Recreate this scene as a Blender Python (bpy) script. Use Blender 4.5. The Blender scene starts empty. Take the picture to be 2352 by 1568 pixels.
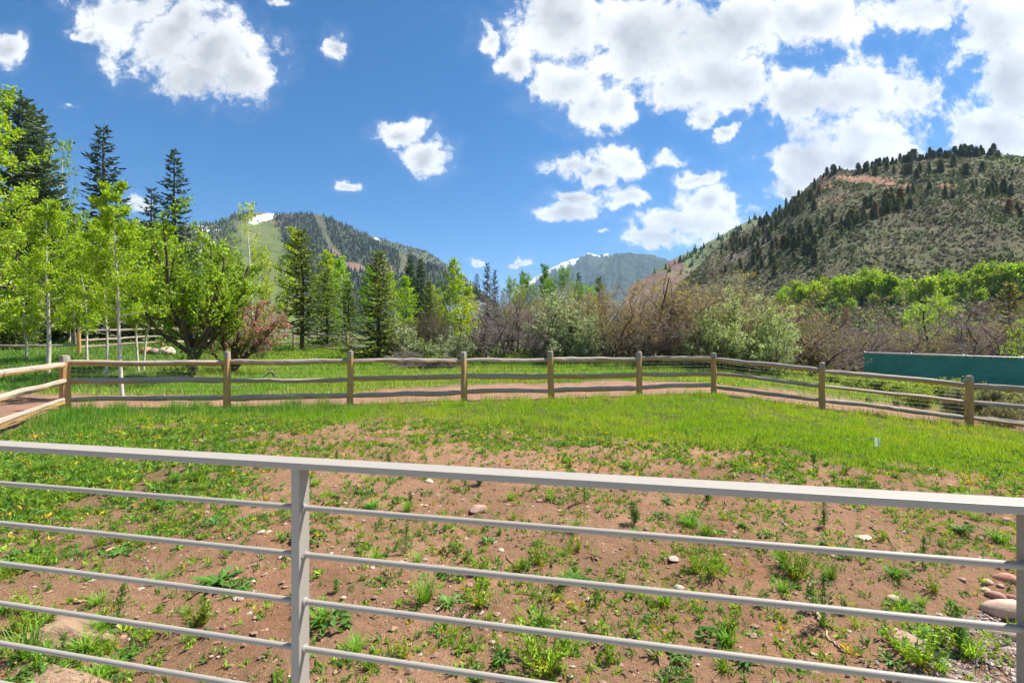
import bpy, math, random
import numpy as np
from mathutils import Vector, Matrix

# ------------------------------------------------------------------ camera, sky, sun, exposure
scene = bpy.context.scene
COL = scene.collection
R = math.radians
FD, CX, CY, CZ = 1110.0, 1176.0, 784.0, 1.6        # focal length and centre in a 2352 x 1568 frame; eye height

cam = bpy.data.cameras.new('camera')
cam.sensor_width = 36.0
cam.lens = 36.0 * FD / 2352.0
cam.clip_start, cam.clip_end = 0.05, 60000.0
camo = bpy.data.objects.new('camera', cam)
COL.objects.link(camo)
camo.location = (0, 0, CZ)
camo.rotation_euler = (R(90), 0, 0)
scene.camera = camo

SUN_AZ, SUN_EL = 67.0, 57.0                          # degrees to the right of the view, above the horizon
world = bpy.data.worlds.new('World')
scene.world = world
world.use_nodes = True

sun = bpy.data.lights.new('sun', 'SUN')
sun.energy = 4.7
sun.angle = R(1.2)
sun.color = (1.0, 0.94, 0.85)
suno = bpy.data.objects.new('sun', sun)
COL.objects.link(suno)
_sd = Vector((math.sin(R(SUN_AZ)) * math.cos(R(SUN_EL)), math.cos(R(SUN_AZ)) * math.cos(R(SUN_EL)), math.sin(R(SUN_EL))))
suno.rotation_euler = _sd.to_track_quat('Z', 'Y').to_euler()
suno.location = (30, 30, 60)

scene.render.engine = 'CYCLES'
scene.view_settings.view_transform = 'Standard'
scene.view_settings.look = 'None'
scene.view_settings.gamma = 1.0
scene.view_settings.use_curve_mapping = False
scene.view_settings.exposure = 1.38
cy = scene.cycles
cy.use_denoising = True
cy.max_bounces = 6
cy.diffuse_bounces = 3
cy.glossy_bounces = 2
cy.transmission_bounces = 3
cy.transparent_max_bounces = 6
cy.volume_bounces = 0
cy.sample_clamp_indirect = 6.0
cy.use_adaptive_sampling = True
cy.adaptive_threshold = 0.015


# ---- node helpers
class NT:
    def __init__(self, tree):
        self.t = tree
        self.n = tree.nodes
        self.l = tree.links

    def node(self, kind, **kw):
        nd = self.n.new(kind)
        for k, v in kw.items():
            setattr(nd, k, v)
        return nd

    def put(self, sock, v):
        if isinstance(v, bpy.types.NodeSocket):
            self.l.new(v, sock)
        elif v is not None:
            if hasattr(sock, 'default_value'):
                try:
                    if len(sock.default_value) == 4 and len(v) == 3:
                        v = (*v, 1.0)
                except TypeError:
                    pass
                sock.default_value = v

    def math(self, op, a, b=None, c=None, clamp=False):
        nd = self.node('ShaderNodeMath', operation=op, use_clamp=clamp)
        self.put(nd.inputs[0], a); self.put(nd.inputs[1], b); self.put(nd.inputs[2], c)
        return nd.outputs[0]

    def vmath(self, op, a, b=None, c=None, out=0):
        nd = self.node('ShaderNodeVectorMath', operation=op)
        self.put(nd.inputs[0], a); self.put(nd.inputs[1], b)
        if c is not None:
            self.put(nd.inputs[2], c)
        return nd.outputs[out]

    def noise(self, vec, scale, detail=4, rough=0.5, dist=0.0, lac=2.0):
        nd = self.node('ShaderNodeTexNoise')
        self.put(nd.inputs['Vector'], vec)
        nd.inputs['Scale'].default_value = scale
        nd.inputs['Detail'].default_value = detail
        nd.inputs['Roughness'].default_value = rough
        nd.inputs['Distortion'].default_value = dist
        nd.inputs['Lacunarity'].default_value = lac
        return nd.outputs['Fac']

    def ramp(self, fac, lo, hi, a=0.0, b=1.0, smooth=False):
        nd = self.node('ShaderNodeMapRange')
        nd.interpolation_type = 'SMOOTHSTEP' if smooth else 'LINEAR'
        self.put(nd.inputs[0], fac)
        for i, v in zip((1, 2, 3, 4), (lo, hi, a, b)):
            self.put(nd.inputs[i], v)
        return nd.outputs[0]

    def mix(self, fac, a, b, blend='MIX'):
        nd = self.node('ShaderNodeMix', data_type='RGBA', blend_type=blend)
        self.put(nd.inputs[0], fac); self.put(nd.inputs[6], a); self.put(nd.inputs[7], b)
        return nd.outputs[2]

    def mapping(self, vec, scale=(1, 1, 1), loc=(0, 0, 0), rot=(0, 0, 0)):
        nd = self.node('ShaderNodeMapping')
        self.put(nd.inputs[0], vec)
        nd.inputs['Location'].default_value = loc
        nd.inputs['Rotation'].default_value = rot
        nd.inputs['Scale'].default_value = scale
        return nd.outputs[0]


CLOUD_GAIN = 0.40


# ---- the sky: Nishita air plus fair-weather cumulus, all as a function of the world direction
def build_sky():
    t = NT(world.node_tree)
    t.n.clear()
    out = t.node('ShaderNodeOutputWorld')
    sky = t.node('ShaderNodeTexSky')
    sky.sky_type = 'NISHITA'
    sky.sun_disc = False
    sky.sun_elevation = R(SUN_EL)
    sky.sun_rotation = R(SUN_AZ)
    sky.altitude = 2400.0
    sky.air_density = 1.0
    sky.dust_density = 0.15
    sky.ozone_density = 2.2
    hsv = t.node('ShaderNodeHueSaturation')
    t.l.new(sky.outputs[0], hsv.inputs['Color'])
    hsv.inputs['Saturation'].default_value = 1.44
    bg = t.node('ShaderNodeBackground')
    t.l.new(hsv.outputs[0], bg.inputs[0])
    bg.inputs[1].default_value = 0.056
    tc = t.node('ShaderNodeTexCoord')
    d = tc.outputs['Generated']
    sep = t.node('ShaderNodeSeparateXYZ')
    t.l.new(d, sep.inputs[0])
    x, y, z = sep.outputs
    # bearing / height of the direction, valid in the half of the sky ahead
    yy = t.math('MAXIMUM', y, 0.12)
    s = t.math('DIVIDE', x, yy)
    h = t.math('DIVIDE', z, yy)
    comb = t.node('ShaderNodeCombineXYZ')
    t.l.new(s, comb.inputs[0]); t.l.new(h, comb.inputs[1])
    p0 = comb.outputs[0]
    # turbulent edges: warp the bearing by noise, large and small eddies
    wn = t.node('ShaderNodeTexNoise')
    t.l.new(p0, wn.inputs['Vector'])
    wn.inputs['Scale'].default_value = 5.0
    wn.inputs['Detail'].default_value = 7.0
    wn.inputs['Roughness'].default_value = 0.66
    warp = t.vmath('MULTIPLY_ADD', wn.outputs['Color'], (0.16, 0.12, 0.0), (-0.08, -0.06, 0.0))
    p = t.vmath('ADD', p0, warp)
    # cloud bodies: (x, y, rx, ry) in frame units of the bearing
    C = [(300, 20, 120, 62), (400, 75, 150, 80), (480, 130, 130, 75), (560, 165, 85, 48), (440, 180, 70, 40), (225, 75, 36, 16),
         (775, 95, 27, 31), (10, 100, 50, 30), (640, 2, 28, 9), (150, 240, 22, 5),
         (915, 298, 55, 25), (972, 362, 52, 34), (801, 432, 22, 13),
         (1120, 75, 26, 32), (1185, 140, 52, 50), (1300, 190, 88, 66), (1345, 245, 72, 48), (1432, 240, 52, 44),
         (1290, 60, 130, 85), (1460, 80, 170, 105), (1640, 60, 190, 95), (1850, 40, 150, 60), (1560, 205, 90, 48), (1680, 190, 110, 62), (2110, 20, 150, 55),
         (1840, 225, 120, 75), (1980, 235, 140, 90), (2090, 215, 60, 45), (1990, 320, 180, 75), (2290, 60, 110, 95), (2330, 180, 80, 120), (2260, 290, 130, 58),
         (1850, 385, 90, 55), (1960, 380, 120, 65), (1800, 440, 55, 32), (1605, 265, 34, 25), (1660, 300, 30, 14),
         (1300, 378, 48, 22), (1368, 400, 32, 26), (1430, 372, 46, 44), (1530, 357, 44, 18), (1615, 403, 62, 22), (1305, 448, 50, 18), (1290, 488, 64, 24),
         (1440, 455, 62, 24), (1640, 460, 85, 32), (1590, 512, 125, 42), (1530, 548, 90, 20), (1690, 480, 50, 24),
         (1088, 607, 13, 6), (1195, 607, 28, 8), (300, 468, 30, 18), (1378, 535, 11, 5)]
    acc = None
    for (px, py, rx, ry) in C:
        cx, cyy = (px - CX) / FD, (CY - py) / FD
        ax, ay = FD / rx, FD / ry
        q = t.vmath('MULTIPLY_ADD', p, (ax, ay, 0.0), (-cx * ax, -cyy * ay, 0.0))
        ln = t.vmath('DOT_PRODUCT', q, q, out=1)
        if acc is None:
            acc = ln
        else:
            nd = t.node('ShaderNodeMath', operation='SMOOTH_MIN')
            t.l.new(acc, nd.inputs[0]); t.l.new(ln, nd.inputs[1]); nd.inputs[2].default_value = 0.25
            acc = nd.outputs[0]
    body = t.math('SUBTRACT', 1.0, t.math('SQRT', t.math('MAXIMUM', acc, 0.0)))     # 1 at the heart, 0 at the rim
    body = t.math('MAXIMUM', body, -1.5)
    # the rest of the sky (beside, above and behind) carries the same kind of cumulus
    zz = t.math('MAXIMUM', z, 0.06)
    comb2 = t.node('ShaderNodeCombineXYZ')
    t.l.new(t.math('DIVIDE', x, zz), comb2.inputs[0]); t.l.new(t.math('DIVIDE', y, zz), comb2.inputs[1])
    far = t.noise(comb2.outputs[0], 0.8, 5, 0.55)
    far = t.ramp(far, 0.50, 0.72, -0.6, 0.8)
    side = t.math('MAXIMUM', t.math('ABSOLUTE', t.math('DIVIDE', s, 1.12)), t.math('DIVIDE', h, 0.76))
    side = t.math('MAXIMUM', side, t.ramp(y, 0.3, 0.12, 0.0, 2.0))
    outside = t.ramp(side, 1.0, 1.35, 0.0, 1.0, True)
    base = t.math('ADD', t.math('MULTIPLY', body, t.math('SUBTRACT', 1.0, outside)), t.math('MULTIPLY', far, outside))
    # billows: the same field, also read a step toward the sun for the relief
    pw = t.vmath('MULTIPLY_ADD', warp, (0.5, 0.5, 0.0), p0)
    n1 = t.noise(pw, 8.0, 12, 0.60, 0.0)
    n3 = t.noise(t.vmath('ADD', pw, (0.020, 0.030, 0.0)), 8.0, 5, 0.58, 0.0)
    n2 = t.noise(t.vmath('ADD', pw, (5.1, 2.7, 0.4)), 34.0, 6, 0.66)
    dens = t.math('ADD', t.math('MULTIPLY_ADD', base, 0.92, 0.20), t.math('MULTIPLY_ADD', n1, 2.9, -1.45))
    edge = t.math('ADD', dens, t.math('MULTIPLY_ADD', n2, 1.5, -0.75))
    cover = t.ramp(edge, -0.10, 0.52, 0.0, 1.0, True)
    wisp = t.ramp(edge, -0.7, 0.2, 0.0, 0.07, True)
    cover = t.math('MAXIMUM', cover, wisp)
    # sunlit rims and tops, soft grey undersides in the thick middle
    relief = t.math('SUBTRACT', n1, n3)
    n4 = t.noise(p0, 3.6, 3, 0.5)
    thick = t.ramp(t.math('ADD', dens, t.math('MULTIPLY_ADD', n4, 2.4, -1.2)), 0.25, 1.25, 0.0, 1.0, True)
    shade = t.math('ADD', t.math('MULTIPLY', thick, -0.42), t.math('MULTIPLY', relief, 0.9))
    lum = t.math('ADD', 1.04, shade)
    lum = t.math('MINIMUM', t.math('MAXIMUM', lum, 0.52), 1.08)
    tint = t.mix(t.ramp(lum, 0.36, 0.7), (0.95, 0.965, 1.0), (1.0, 0.995, 0.985))
    cl = t.node('ShaderNodeBackground')
    t.l.new(tint, cl.inputs[0])
    t.l.new(t.math('MULTIPLY', lum, CLOUD_GAIN), cl.inputs[1])
    mx = t.node('ShaderNodeMixShader')
    up = t.ramp(z, -0.01, 0.02)
    t.l.new(t.math('MULTIPLY', cover, up), mx.inputs[0])
    t.l.new(bg.outputs[0], mx.inputs[1]); t.l.new(cl.outputs[0], mx.inputs[2])
    t.l.new(mx.outputs[0], out.inputs[0])
    world.cycles.sampling_method = 'MANUAL'
    world.cycles.sample_map_resolution = 512


build_sky()

# ------------------------------------------------------------------ helpers
rng = np.random.default_rng(11)
rnd = random.Random(5)


def P(x, y, Z):
    """World point on the bearing of frame coordinate (x, y) at depth Z."""
    return np.array([(x - CX) / FD * Z, Z, CZ - (y - CY) / FD * Z])


def S(px, Z):
    return px / FD * Z


def _hash(i, j, seed):
    i = i.astype(np.int64) & 0xffffffff
    j = j.astype(np.int64) & 0xffffffff
    n = (i * 374761393 + j * 668265263 + seed * 974634541) & 0xffffffff
    n = ((n ^ (n >> 13)) * 1274126177) & 0xffffffff
    n = ((n ^ (n >> 16)) * 2246822519) & 0xffffffff
    return ((n ^ (n >> 15)) & 0xffffff) / float(0xffffff)


def vnoise(x, y, seed=0):
    x = np.asarray(x, float); y = np.asarray(y, float)
    i, j = np.floor(x), np.floor(y)
    fx, fy = x - i, y - j
    u, v = fx * fx * fx * (fx * (fx * 6 - 15) + 10), fy * fy * fy * (fy * (fy * 6 - 15) + 10)
    a, b = _hash(i, j, seed), _hash(i + 1, j, seed)
    c, d = _hash(i, j + 1, seed), _hash(i + 1, j + 1, seed)
    return (a * (1 - u) + b * u) * (1 - v) + (c * (1 - u) + d * u) * v


def fbm(x, y, octaves=4, seed=0, gain=0.5):
    t, amp, tot = 0.0, 1.0, 0.0
    x = np.asarray(x, float); y = np.asarray(y, float)
    for o in range(octaves):
        t = t + amp * (vnoise(x, y, seed + o * 17) - 0.5)
        tot += amp
        amp *= gain
        x, y = x * 2.03 + 11.3, y * 2.03 + 5.1
    return t / tot * 2.0        # about -1..1


def sstep(a, b, x):
    t = np.clip((np.asarray(x, float) - a) / (b - a), 0, 1)
    return t * t * (3 - 2 * t)


class MB:
    """Collects vertices, faces, vertex colours and face materials for one mesh."""
    def __init__(self):
        self.v, self.c, self.f3, self.f4, self.m3, self.m4 = [], [], [], [], [], []
        self.n = 0

    def add(self, V, F, col=(1, 1, 1), mat=0):
        V = np.asarray(V, float).reshape(-1, 3)
        F = np.asarray(F, int)
        c = np.asarray(col, float)
        if c.ndim == 1:
            c = np.broadcast_to(c, (len(V), 3))
        self.v.append(V); self.c.append(c)
        F = F + self.n
        if F.shape[1] == 3:
            self.f3.append(F); self.m3.append(np.full(len(F), mat))
        else:
            self.f4.append(F); self.m4.append(np.full(len(F), mat))
        self.n += len(V)

    def mesh(self, name, mats, smooth=False):
        V = np.concatenate(self.v); C = np.concatenate(self.c)
        f3 = np.concatenate(self.f3) if self.f3 else np.zeros((0, 3), int)
        f4 = np.concatenate(self.f4) if self.f4 else np.zeros((0, 4), int)
        mi = np.concatenate([*(self.m3 or [np.zeros(0, int)]), *(self.m4 or [np.zeros(0, int)])]).astype(np.int32)
        me = bpy.data.meshes.new(name)
        me.vertices.add(len(V))
        me.vertices.foreach_set('co', V.astype(np.float32).ravel())
        loops = np.concatenate([f3.ravel(), f4.ravel()]).astype(np.int32)
        me.loops.add(len(loops))
        me.loops.foreach_set('vertex_index', loops)
        tot = np.concatenate([np.full(len(f3), 3), np.full(len(f4), 4)]).astype(np.int32)
        st = np.concatenate([[0], np.cumsum(tot)[:-1]]).astype(np.int32)
        me.polygons.add(len(tot))
        me.polygons.foreach_set('loop_start', st)
        me.polygons.foreach_set('loop_total', tot)
        me.polygons.foreach_set('material_index', mi)
        me.polygons.foreach_set('use_smooth', np.full(len(tot), bool(smooth)))
        a = me.color_attributes.new('Col', 'FLOAT_COLOR', 'POINT')
        a.data.foreach_set('color', np.concatenate([np.clip(C, 0, 1), np.ones((len(C), 1))], 1).astype(np.float32).ravel())
        for m in (mats if isinstance(mats, (list, tuple)) else [mats]):
            me.materials.append(m)
        me.update(calc_edges=True)
        me.validate()
        return me

    def obj(self, name, mats, parent=None, smooth=False, loc=None):
        return link(name, self.mesh(name, mats, smooth), parent, loc)


def link(name, data, parent=None, loc=None):
    o = bpy.data.objects.new(name, data)
    COL.objects.link(o)
    if parent is not None:
        o.parent = parent
    if loc is not None:
        o.location = loc
    return o


def tag(o, label=None, cat=None, group=None, kind=None):
    if label: o['label'] = label
    if cat: o['category'] = cat
    if group: o['group'] = group
    if kind: o['kind'] = kind
    return o


def empty(name, loc=(0, 0, 0), rz=0.0):
    o = bpy.data.objects.new(name, None)
    COL.objects.link(o)
    o.empty_display_size = 0.2
    o.location = loc
    o.rotation_euler = (0, 0, rz)
    return o


def copy_thing(src, loc, rz=0.0, sc=(1, 1, 1), label=None, color=None, rx=0.0, ry=0.0):
    o = src.copy()
    COL.objects.link(o)
    o.location = loc
    o.rotation_euler = (rx, ry, rz)
    o.scale = sc
    if label: o['label'] = label
    if color: o.color = (*color, 1)
    woody = src.name.startswith(('bare_oak', 'gnarled'))
    for ch in src.children:
        c = ch.copy()
        COL.objects.link(c)
        c.parent = o
        if color and (woody or not ch.name.startswith('trunk')): c.color = (*color, 1)
    return o


def grid_faces(nu, nv):
    i = np.arange(nu - 1)[:, None] * nv + np.arange(nv - 1)[None, :]
    i = i.ravel()
    return np.stack([i, i + nv, i + nv + 1, i + 1], 1)


def unit(a):
    return a / np.maximum(np.linalg.norm(a, axis=-1, keepdims=True), 1e-9)


def tubes(Pt, Rd, sides, phase=None):
    """Pt (B,n,3) polylines, Rd (B,n) radii -> verts, quad faces."""
    B, n, _ = Pt.shape
    T = np.empty_like(Pt)
    T[:, 1:-1] = Pt[:, 2:] - Pt[:, :-2]
    T[:, 0] = Pt[:, 1] - Pt[:, 0]
    T[:, -1] = Pt[:, -1] - Pt[:, -2]
    T = unit(T)
    ref = np.where(np.abs(T[:, :1, 2:3]) > 0.9, np.array([1.0, 0, 0]), np.array([0, 0, 1.0]))
    ref = np.broadcast_to(ref, T.shape)
    U = unit(np.cross(T, ref)); W = np.cross(T, U)
    a = np.arange(sides) / sides * 2 * np.pi
    V = Pt[:, :, None, :] + Rd[:, :, None, None] * (np.cos(a)[None, None, :, None] * U[:, :, None, :] + np.sin(a)[None, None, :, None] * W[:, :, None, :])
    V = V.reshape(-1, 3)
    b = np.arange(B)[:, None, None] * (n * sides) + np.arange(n - 1)[None, :, None] * sides
    k = np.arange(sides)[None, None, :]
    k2 = (k + 1) % sides
    F = np.stack([b + k, b + k2, b + k2 + sides, b + k + sides], -1).reshape(-1, 4)
    return V, F


def leaf_quads(c, a, b, nfold, ln, wd):
    """rhombic leaves: centre c, axis a, side b, fold normal, length, width."""
    ln = np.asarray(ln)[:, None]; wd = np.asarray(wd)[:, None]
    V = np.stack([c - a * ln * 0.5, c + b * wd * 0.5 + nfold * wd * 0.15, c + a * ln * 0.5, c - b * wd * 0.5 + nfold * wd * 0.15], 1)
    N = len(c)
    F = np.arange(N * 4).reshape(N, 4)
    return V.reshape(-1, 3), F


def rand_dirs(n, g=rng):
    return unit(g.normal(size=(n, 3)))


def leaves(c, ln, wd, col, up=0.35, g=rng, axis=None, jit=0.25):
    n = len(c)
    a = rand_dirs(n, g) if axis is None else unit(axis + g.normal(size=(n, 3)) * 0.5)
    nrm = unit(g.normal(size=(n, 3)) + np.array([0, 0, up * 2]))
    b = unit(np.cross(nrm, a)); nrm = np.cross(a, b)
    s = 1 + g.uniform(-0.35, 0.35, n)
    V, F = leaf_quads(c, a, b, nrm, ln * s, wd * s)
    base = np.asarray(col, float)
    if base.ndim == 1:
        base = np.broadcast_to(base, (n, 3))
    k = (1 + g.normal(size=(n, 1)) * jit).clip(0.45, 1.7)
    hue = g.normal(size=(n, 1)) * 0.10
    cc = base * k * np.concatenate([1 + hue, np.ones((n, 1)), 1 - hue], 1)
    return V, F, np.repeat(cc, 4, 0)


# ------------------------------------------------------------------ materials
def new_mat(name):
    m = bpy.data.materials.new(name)
    m.use_nodes = True
    t = NT(m.node_tree)
    t.n.clear()
    out = t.node('ShaderNodeOutputMaterial')
    return m, t, out


def principled(t, out, color, rough=0.8, spec=0.2, metal=0.0, normal=None):
    b = t.node('ShaderNodeBsdfPrincipled')
    t.put(b.inputs['Base Color'], color)
    t.put(b.inputs['Roughness'], rough)
    b.inputs['Specular IOR Level'].default_value = spec
    b.inputs['Metallic'].default_value = metal
    if normal is not None:
        t.l.new(normal, b.inputs['Normal'])
    if out is not None:
        t.l.new(b.outputs[0], out.inputs[0])
    return b.outputs[0]


def bump(t, h, strength=0.5, dist=0.02):
    nd = t.node('ShaderNodeBump')
    nd.inputs['Strength'].default_value = strength
    nd.inputs['Distance'].default_value = dist
    t.l.new(h, nd.inputs['Height'])
    return nd.outputs[0]


def vcol(t):
    a = t.node('ShaderNodeAttribute')
    a.attribute_name = 'Col'
    return a.outputs['Color']


def objcol(t):
    return t.node('ShaderNodeObjectInfo').outputs['Color']


def objco(t):
    return t.node('ShaderNodeTexCoord').outputs['Object']


def mat_leaf(name, transl=0.4, spec=0.25, rough=0.5, tint=(1.25, 1.12, 0.6)):
    m, t, out = new_mat(name)
    c = t.mix(1.0, vcol(t), objcol(t), 'MULTIPLY')
    b = principled(t, None, c, rough, spec)
    tr = t.node('ShaderNodeBsdfTranslucent')
    t.l.new(t.mix(1.0, c, tint, 'MULTIPLY'), tr.inputs[0])
    mx = t.node('ShaderNodeMixShader')
    mx.inputs[0].default_value = transl
    t.l.new(b, mx.inputs[1]); t.l.new(tr.outputs[0], mx.inputs[2])
    t.l.new(mx.outputs[0], out.inputs[0])
    return m


def mat_vcol(name, rough=0.9, spec=0.1, nscale=None, namp=0.3, bstr=0.0, bdist=0.02):
    m, t, out = new_mat(name)
    c = t.mix(1.0, vcol(t), objcol(t), 'MULTIPLY')
    nrm = None
    if nscale:
        n = t.noise(objco(t), nscale, 6, 0.65)
        c = t.mix(1.0, c, t.mix(n, (1 - namp,) * 3, (1 + namp,) * 3), 'MULTIPLY')
        if bstr:
            nrm = bump(t, n, bstr, bdist)
    principled(t, out, c, rough, spec, normal=nrm)
    return m


M = {}
M['leaf'] = mat_leaf('leaf', 0.5)
M['needle'] = mat_leaf('needle', 0.14, 0.2, 0.6, (1.1, 1.05, 0.7))
M['grass'] = mat_leaf('grass_blade', 0.42, 0.25, 0.5)
M['petal'] = mat_leaf('petal', 0.35, 0.2, 0.6, (1.0, 1.0, 0.95))
M['bark'] = mat_vcol('bark', 0.9, 0.1, 14.0, 0.35, 0.6, 0.02)
M['twig'] = mat_vcol('twig', 0.9, 0.08)
M['stone'] = mat_vcol('stone', 0.85, 0.25, 6.0, 0.35, 0.5, 0.010)
M['boulder'] = mat_vcol('boulder', 0.9, 0.2, 5.0, 0.5, 0.9, 0.035)
M['pebble'] = mat_vcol('pebble', 0.85, 0.2)
M['shrub_far'] = mat_leaf('shrub_far', 0.15, 0.1, 0.8, (1.0, 1.0, 0.9))


def mat_aspen_bark():
    m, t, out = new_mat('aspen_bark')
    co = objco(t)
    n = t.noise(t.mapping(co, (9, 9, 34)), 1.0, 5, 0.7)
    marks = t.ramp(n, 0.60, 0.70, 0, 1, True)
    n2 = t.noise(co, 5.0, 4, 0.6)
    pale = t.mix(n2, (0.36, 0.36, 0.27), (0.66, 0.62, 0.52))
    c = t.mix(marks, pale, (0.06, 0.05, 0.04))
    principled(t, out, t.mix(1.0, c, vcol(t), 'MULTIPLY'), 0.8, 0.2, normal=bump(t, n, 0.3, 0.01))
    return m


M['aspen_bark'] = mat_aspen_bark()


def mat_ground():
    m, t, out = new_mat('soil_and_turf')
    geo = t.node('ShaderNodeNewGeometry')
    co = geo.outputs['Position']
    base = vcol(t)
    n1 = t.noise(co, 3.0, 6, 0.65)
    n2 = t.noise(co, 22.0, 6, 0.75)
    n3 = t.noise(co, 120.0, 4, 0.7)
    k = t.math('ADD', t.math('MULTIPLY_ADD', n1, 0.7, 0.65), t.math('MULTIPLY_ADD', n2, 1.1, -0.55))
    k = t.math('ADD', k, t.math('MULTIPLY_ADD', n3, 0.8, -0.40))
    vm = t.node('ShaderNodeVectorMath', operation='SCALE')
    t.l.new(base, vm.inputs[0]); t.l.new(k, vm.inputs['Scale'])
    red = t.ramp(t.noise(co, 0.9, 4, 0.6), 0.5, 0.68, 0, 0.5, True)
    c = t.mix(red, vm.outputs[0], t.mix(1.0, vm.outputs[0], (1.20, 0.94, 0.86), 'MULTIPLY'))
    h = t.math('ADD', t.math('MULTIPLY', n2, 1.0), t.math('MULTIPLY', n3, 0.4))
    principled(t, out, c, 0.95, 0.1, normal=bump(t, h, 1.0, 0.06))
    return m


M['ground'] = mat_ground()


def mat_wood():
    """Weathered cedar: silver-grey skin, amber where the vertex colour says fresh wood shows."""
    m, t, out = new_mat('weathered_wood')
    co = objco(t)
    rndm = t.node('ShaderNodeObjectInfo').outputs['Random']
    off = t.node('ShaderNodeCombineXYZ')
    t.l.new(t.math('MULTIPLY', rndm, 37.0), off.inputs[0])
    co2 = t.vmath('ADD', co, off.outputs[0])
    g = t.noise(t.mapping(co2, (1.3, 34, 34)), 1.0, 6, 0.7, 0.6)
    g2 = t.noise(t.mapping(co2, (0.6, 5, 5)), 1.0, 4, 0.6)
    grey = t.mix(g, (0.19, 0.157, 0.128), (0.50, 0.43, 0.365))
    grey = t.mix(t.ramp(g2, 0.45, 0.72), grey, t.mix(g, (0.20, 0.14, 0.09), (0.48, 0.36, 0.24)))
    amber = t.mix(g, (0.27, 0.135, 0.045), (0.70, 0.43, 0.17))
    fac = t.node('ShaderNodeSeparateColor')
    t.l.new(vcol(t), fac.inputs[0])
    f = t.math('ADD', fac.outputs[0], t.math('MULTIPLY_ADD', g2, 0.9, -0.45))
    c = t.mix(t.ramp(f, 0.42, 0.62, 0, 1, True), grey, amber)
    knots = t.ramp(t.noise(t.mapping(co2, (5, 9, 9)), 1.0, 2, 0.5), 0.70, 0.76, 0, 0.8, True)
    c = t.mix(knots, c, (0.055, 0.04, 0.03))
    principled(t, out, c, 0.85, 0.2, normal=bump(t, g, 0.7, 0.008))
    return m


M['wood'] = mat_wood()


def mat_plain(name, col, rough=0.5, spec=0.4, metal=0.0, nscale=None, namp=0.12, bstr=0.0):
    m, t, out = new_mat(name)
    c, nrm = col, None
    if nscale:
        n = t.noise(objco(t), nscale, 5, 0.6)
        c = t.mix(n, tuple(v * (1 - namp) for v in col), tuple(min(1, v * (1 + namp)) for v in col))
        if bstr:
            nrm = bump(t, n, bstr, 0.003)
    principled(t, out, c, rough, spec, metal, nrm)
    return m




def mat_steel():
    m, t, out = new_mat('painted_steel')
    co = t.node('ShaderNodeNewGeometry').outputs['Position']
    fine = t.noise(co, 420.0, 3, 0.6)
    dust = t.noise(co, 9.0, 6, 0.7)
    spots = t.ramp(t.noise(co, 75.0, 2, 0.5), 0.70, 0.76, 0, 0.5, True)
    c = t.mix(fine, (0.25, 0.229, 0.2), (0.315, 0.287, 0.25))
    c = t.mix(t.ramp(dust, 0.45, 0.75, 0, 0.45), c, (0.285, 0.25, 0.205))
    c = t.mix(spots, c, (0.19, 0.165, 0.14))
    principled(t, out, c, t.ramp(dust, 0.3, 0.7, 0.42, 0.68), 0.4, normal=bump(t, fine, 0.12, 0.002))
    return m


M['steel'] = mat_steel()
M['concrete'] = mat_plain('concrete', (0.42, 0.40, 0.37), 0.9, 0.2, 0.0, 6.0, 0.2, 0.3)
M['wire'] = mat_plain('galvanised_wire', (0.45, 0.45, 0.44), 0.6, 0.3, 0.2)
M['black_pipe'] = mat_plain('black_pipe', (0.02, 0.02, 0.022), 0.5, 0.4)
M['galv_pipe'] = mat_plain('galvanised_pipe', (0.52, 0.53, 0.54), 0.45, 0.5, 0.4, 20.0)
M['roof_metal'] = mat_plain('roof_metal', (0.12, 0.155, 0.15), 0.8, 0.2, 0.0, 3.0)
M['stucco'] = mat_plain('stucco', (0.40, 0.33, 0.23), 0.9, 0.1, 0.0, 8.0)
M['glass'] = mat_plain('window_glass', (0.03, 0.04, 0.05), 0.08, 0.6)
M['flag'] = mat_leaf('flag_film', 0.5, 0.4, 0.4, (1, 1, 1))

# ------------------------------------------------------------------ the lie of the land
# split-rail fence posts: frame x, depth, frame y of top and of foot
LINE_A = 13.28
def _front(px):
    s = (px - CX) / FD
    return LINE_A / (1 - 0.274 * s)
POSTS = [(-8.05, 7.45, 0.06), (-9.80, 10.60, 0.12)]
for _px, _z in ((521, .035), (805, .0), (1066, .016), (1266, -.03), (1468, .0), (1640, .005)):
    _Z = _front(_px)
    POSTS.append(((_px - CX) / FD * _Z, _Z, _z))
POSTS += [(8.93, 13.9, -.316), (11.87, 12.55, -.593), (14.9, 11.2, -.86)]
FENCE_XY = np.array([(p[0], p[1]) for p in POSTS])
YARD = np.array([*FENCE_XY.tolist(), (16, -6), (-7, -6)])

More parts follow.
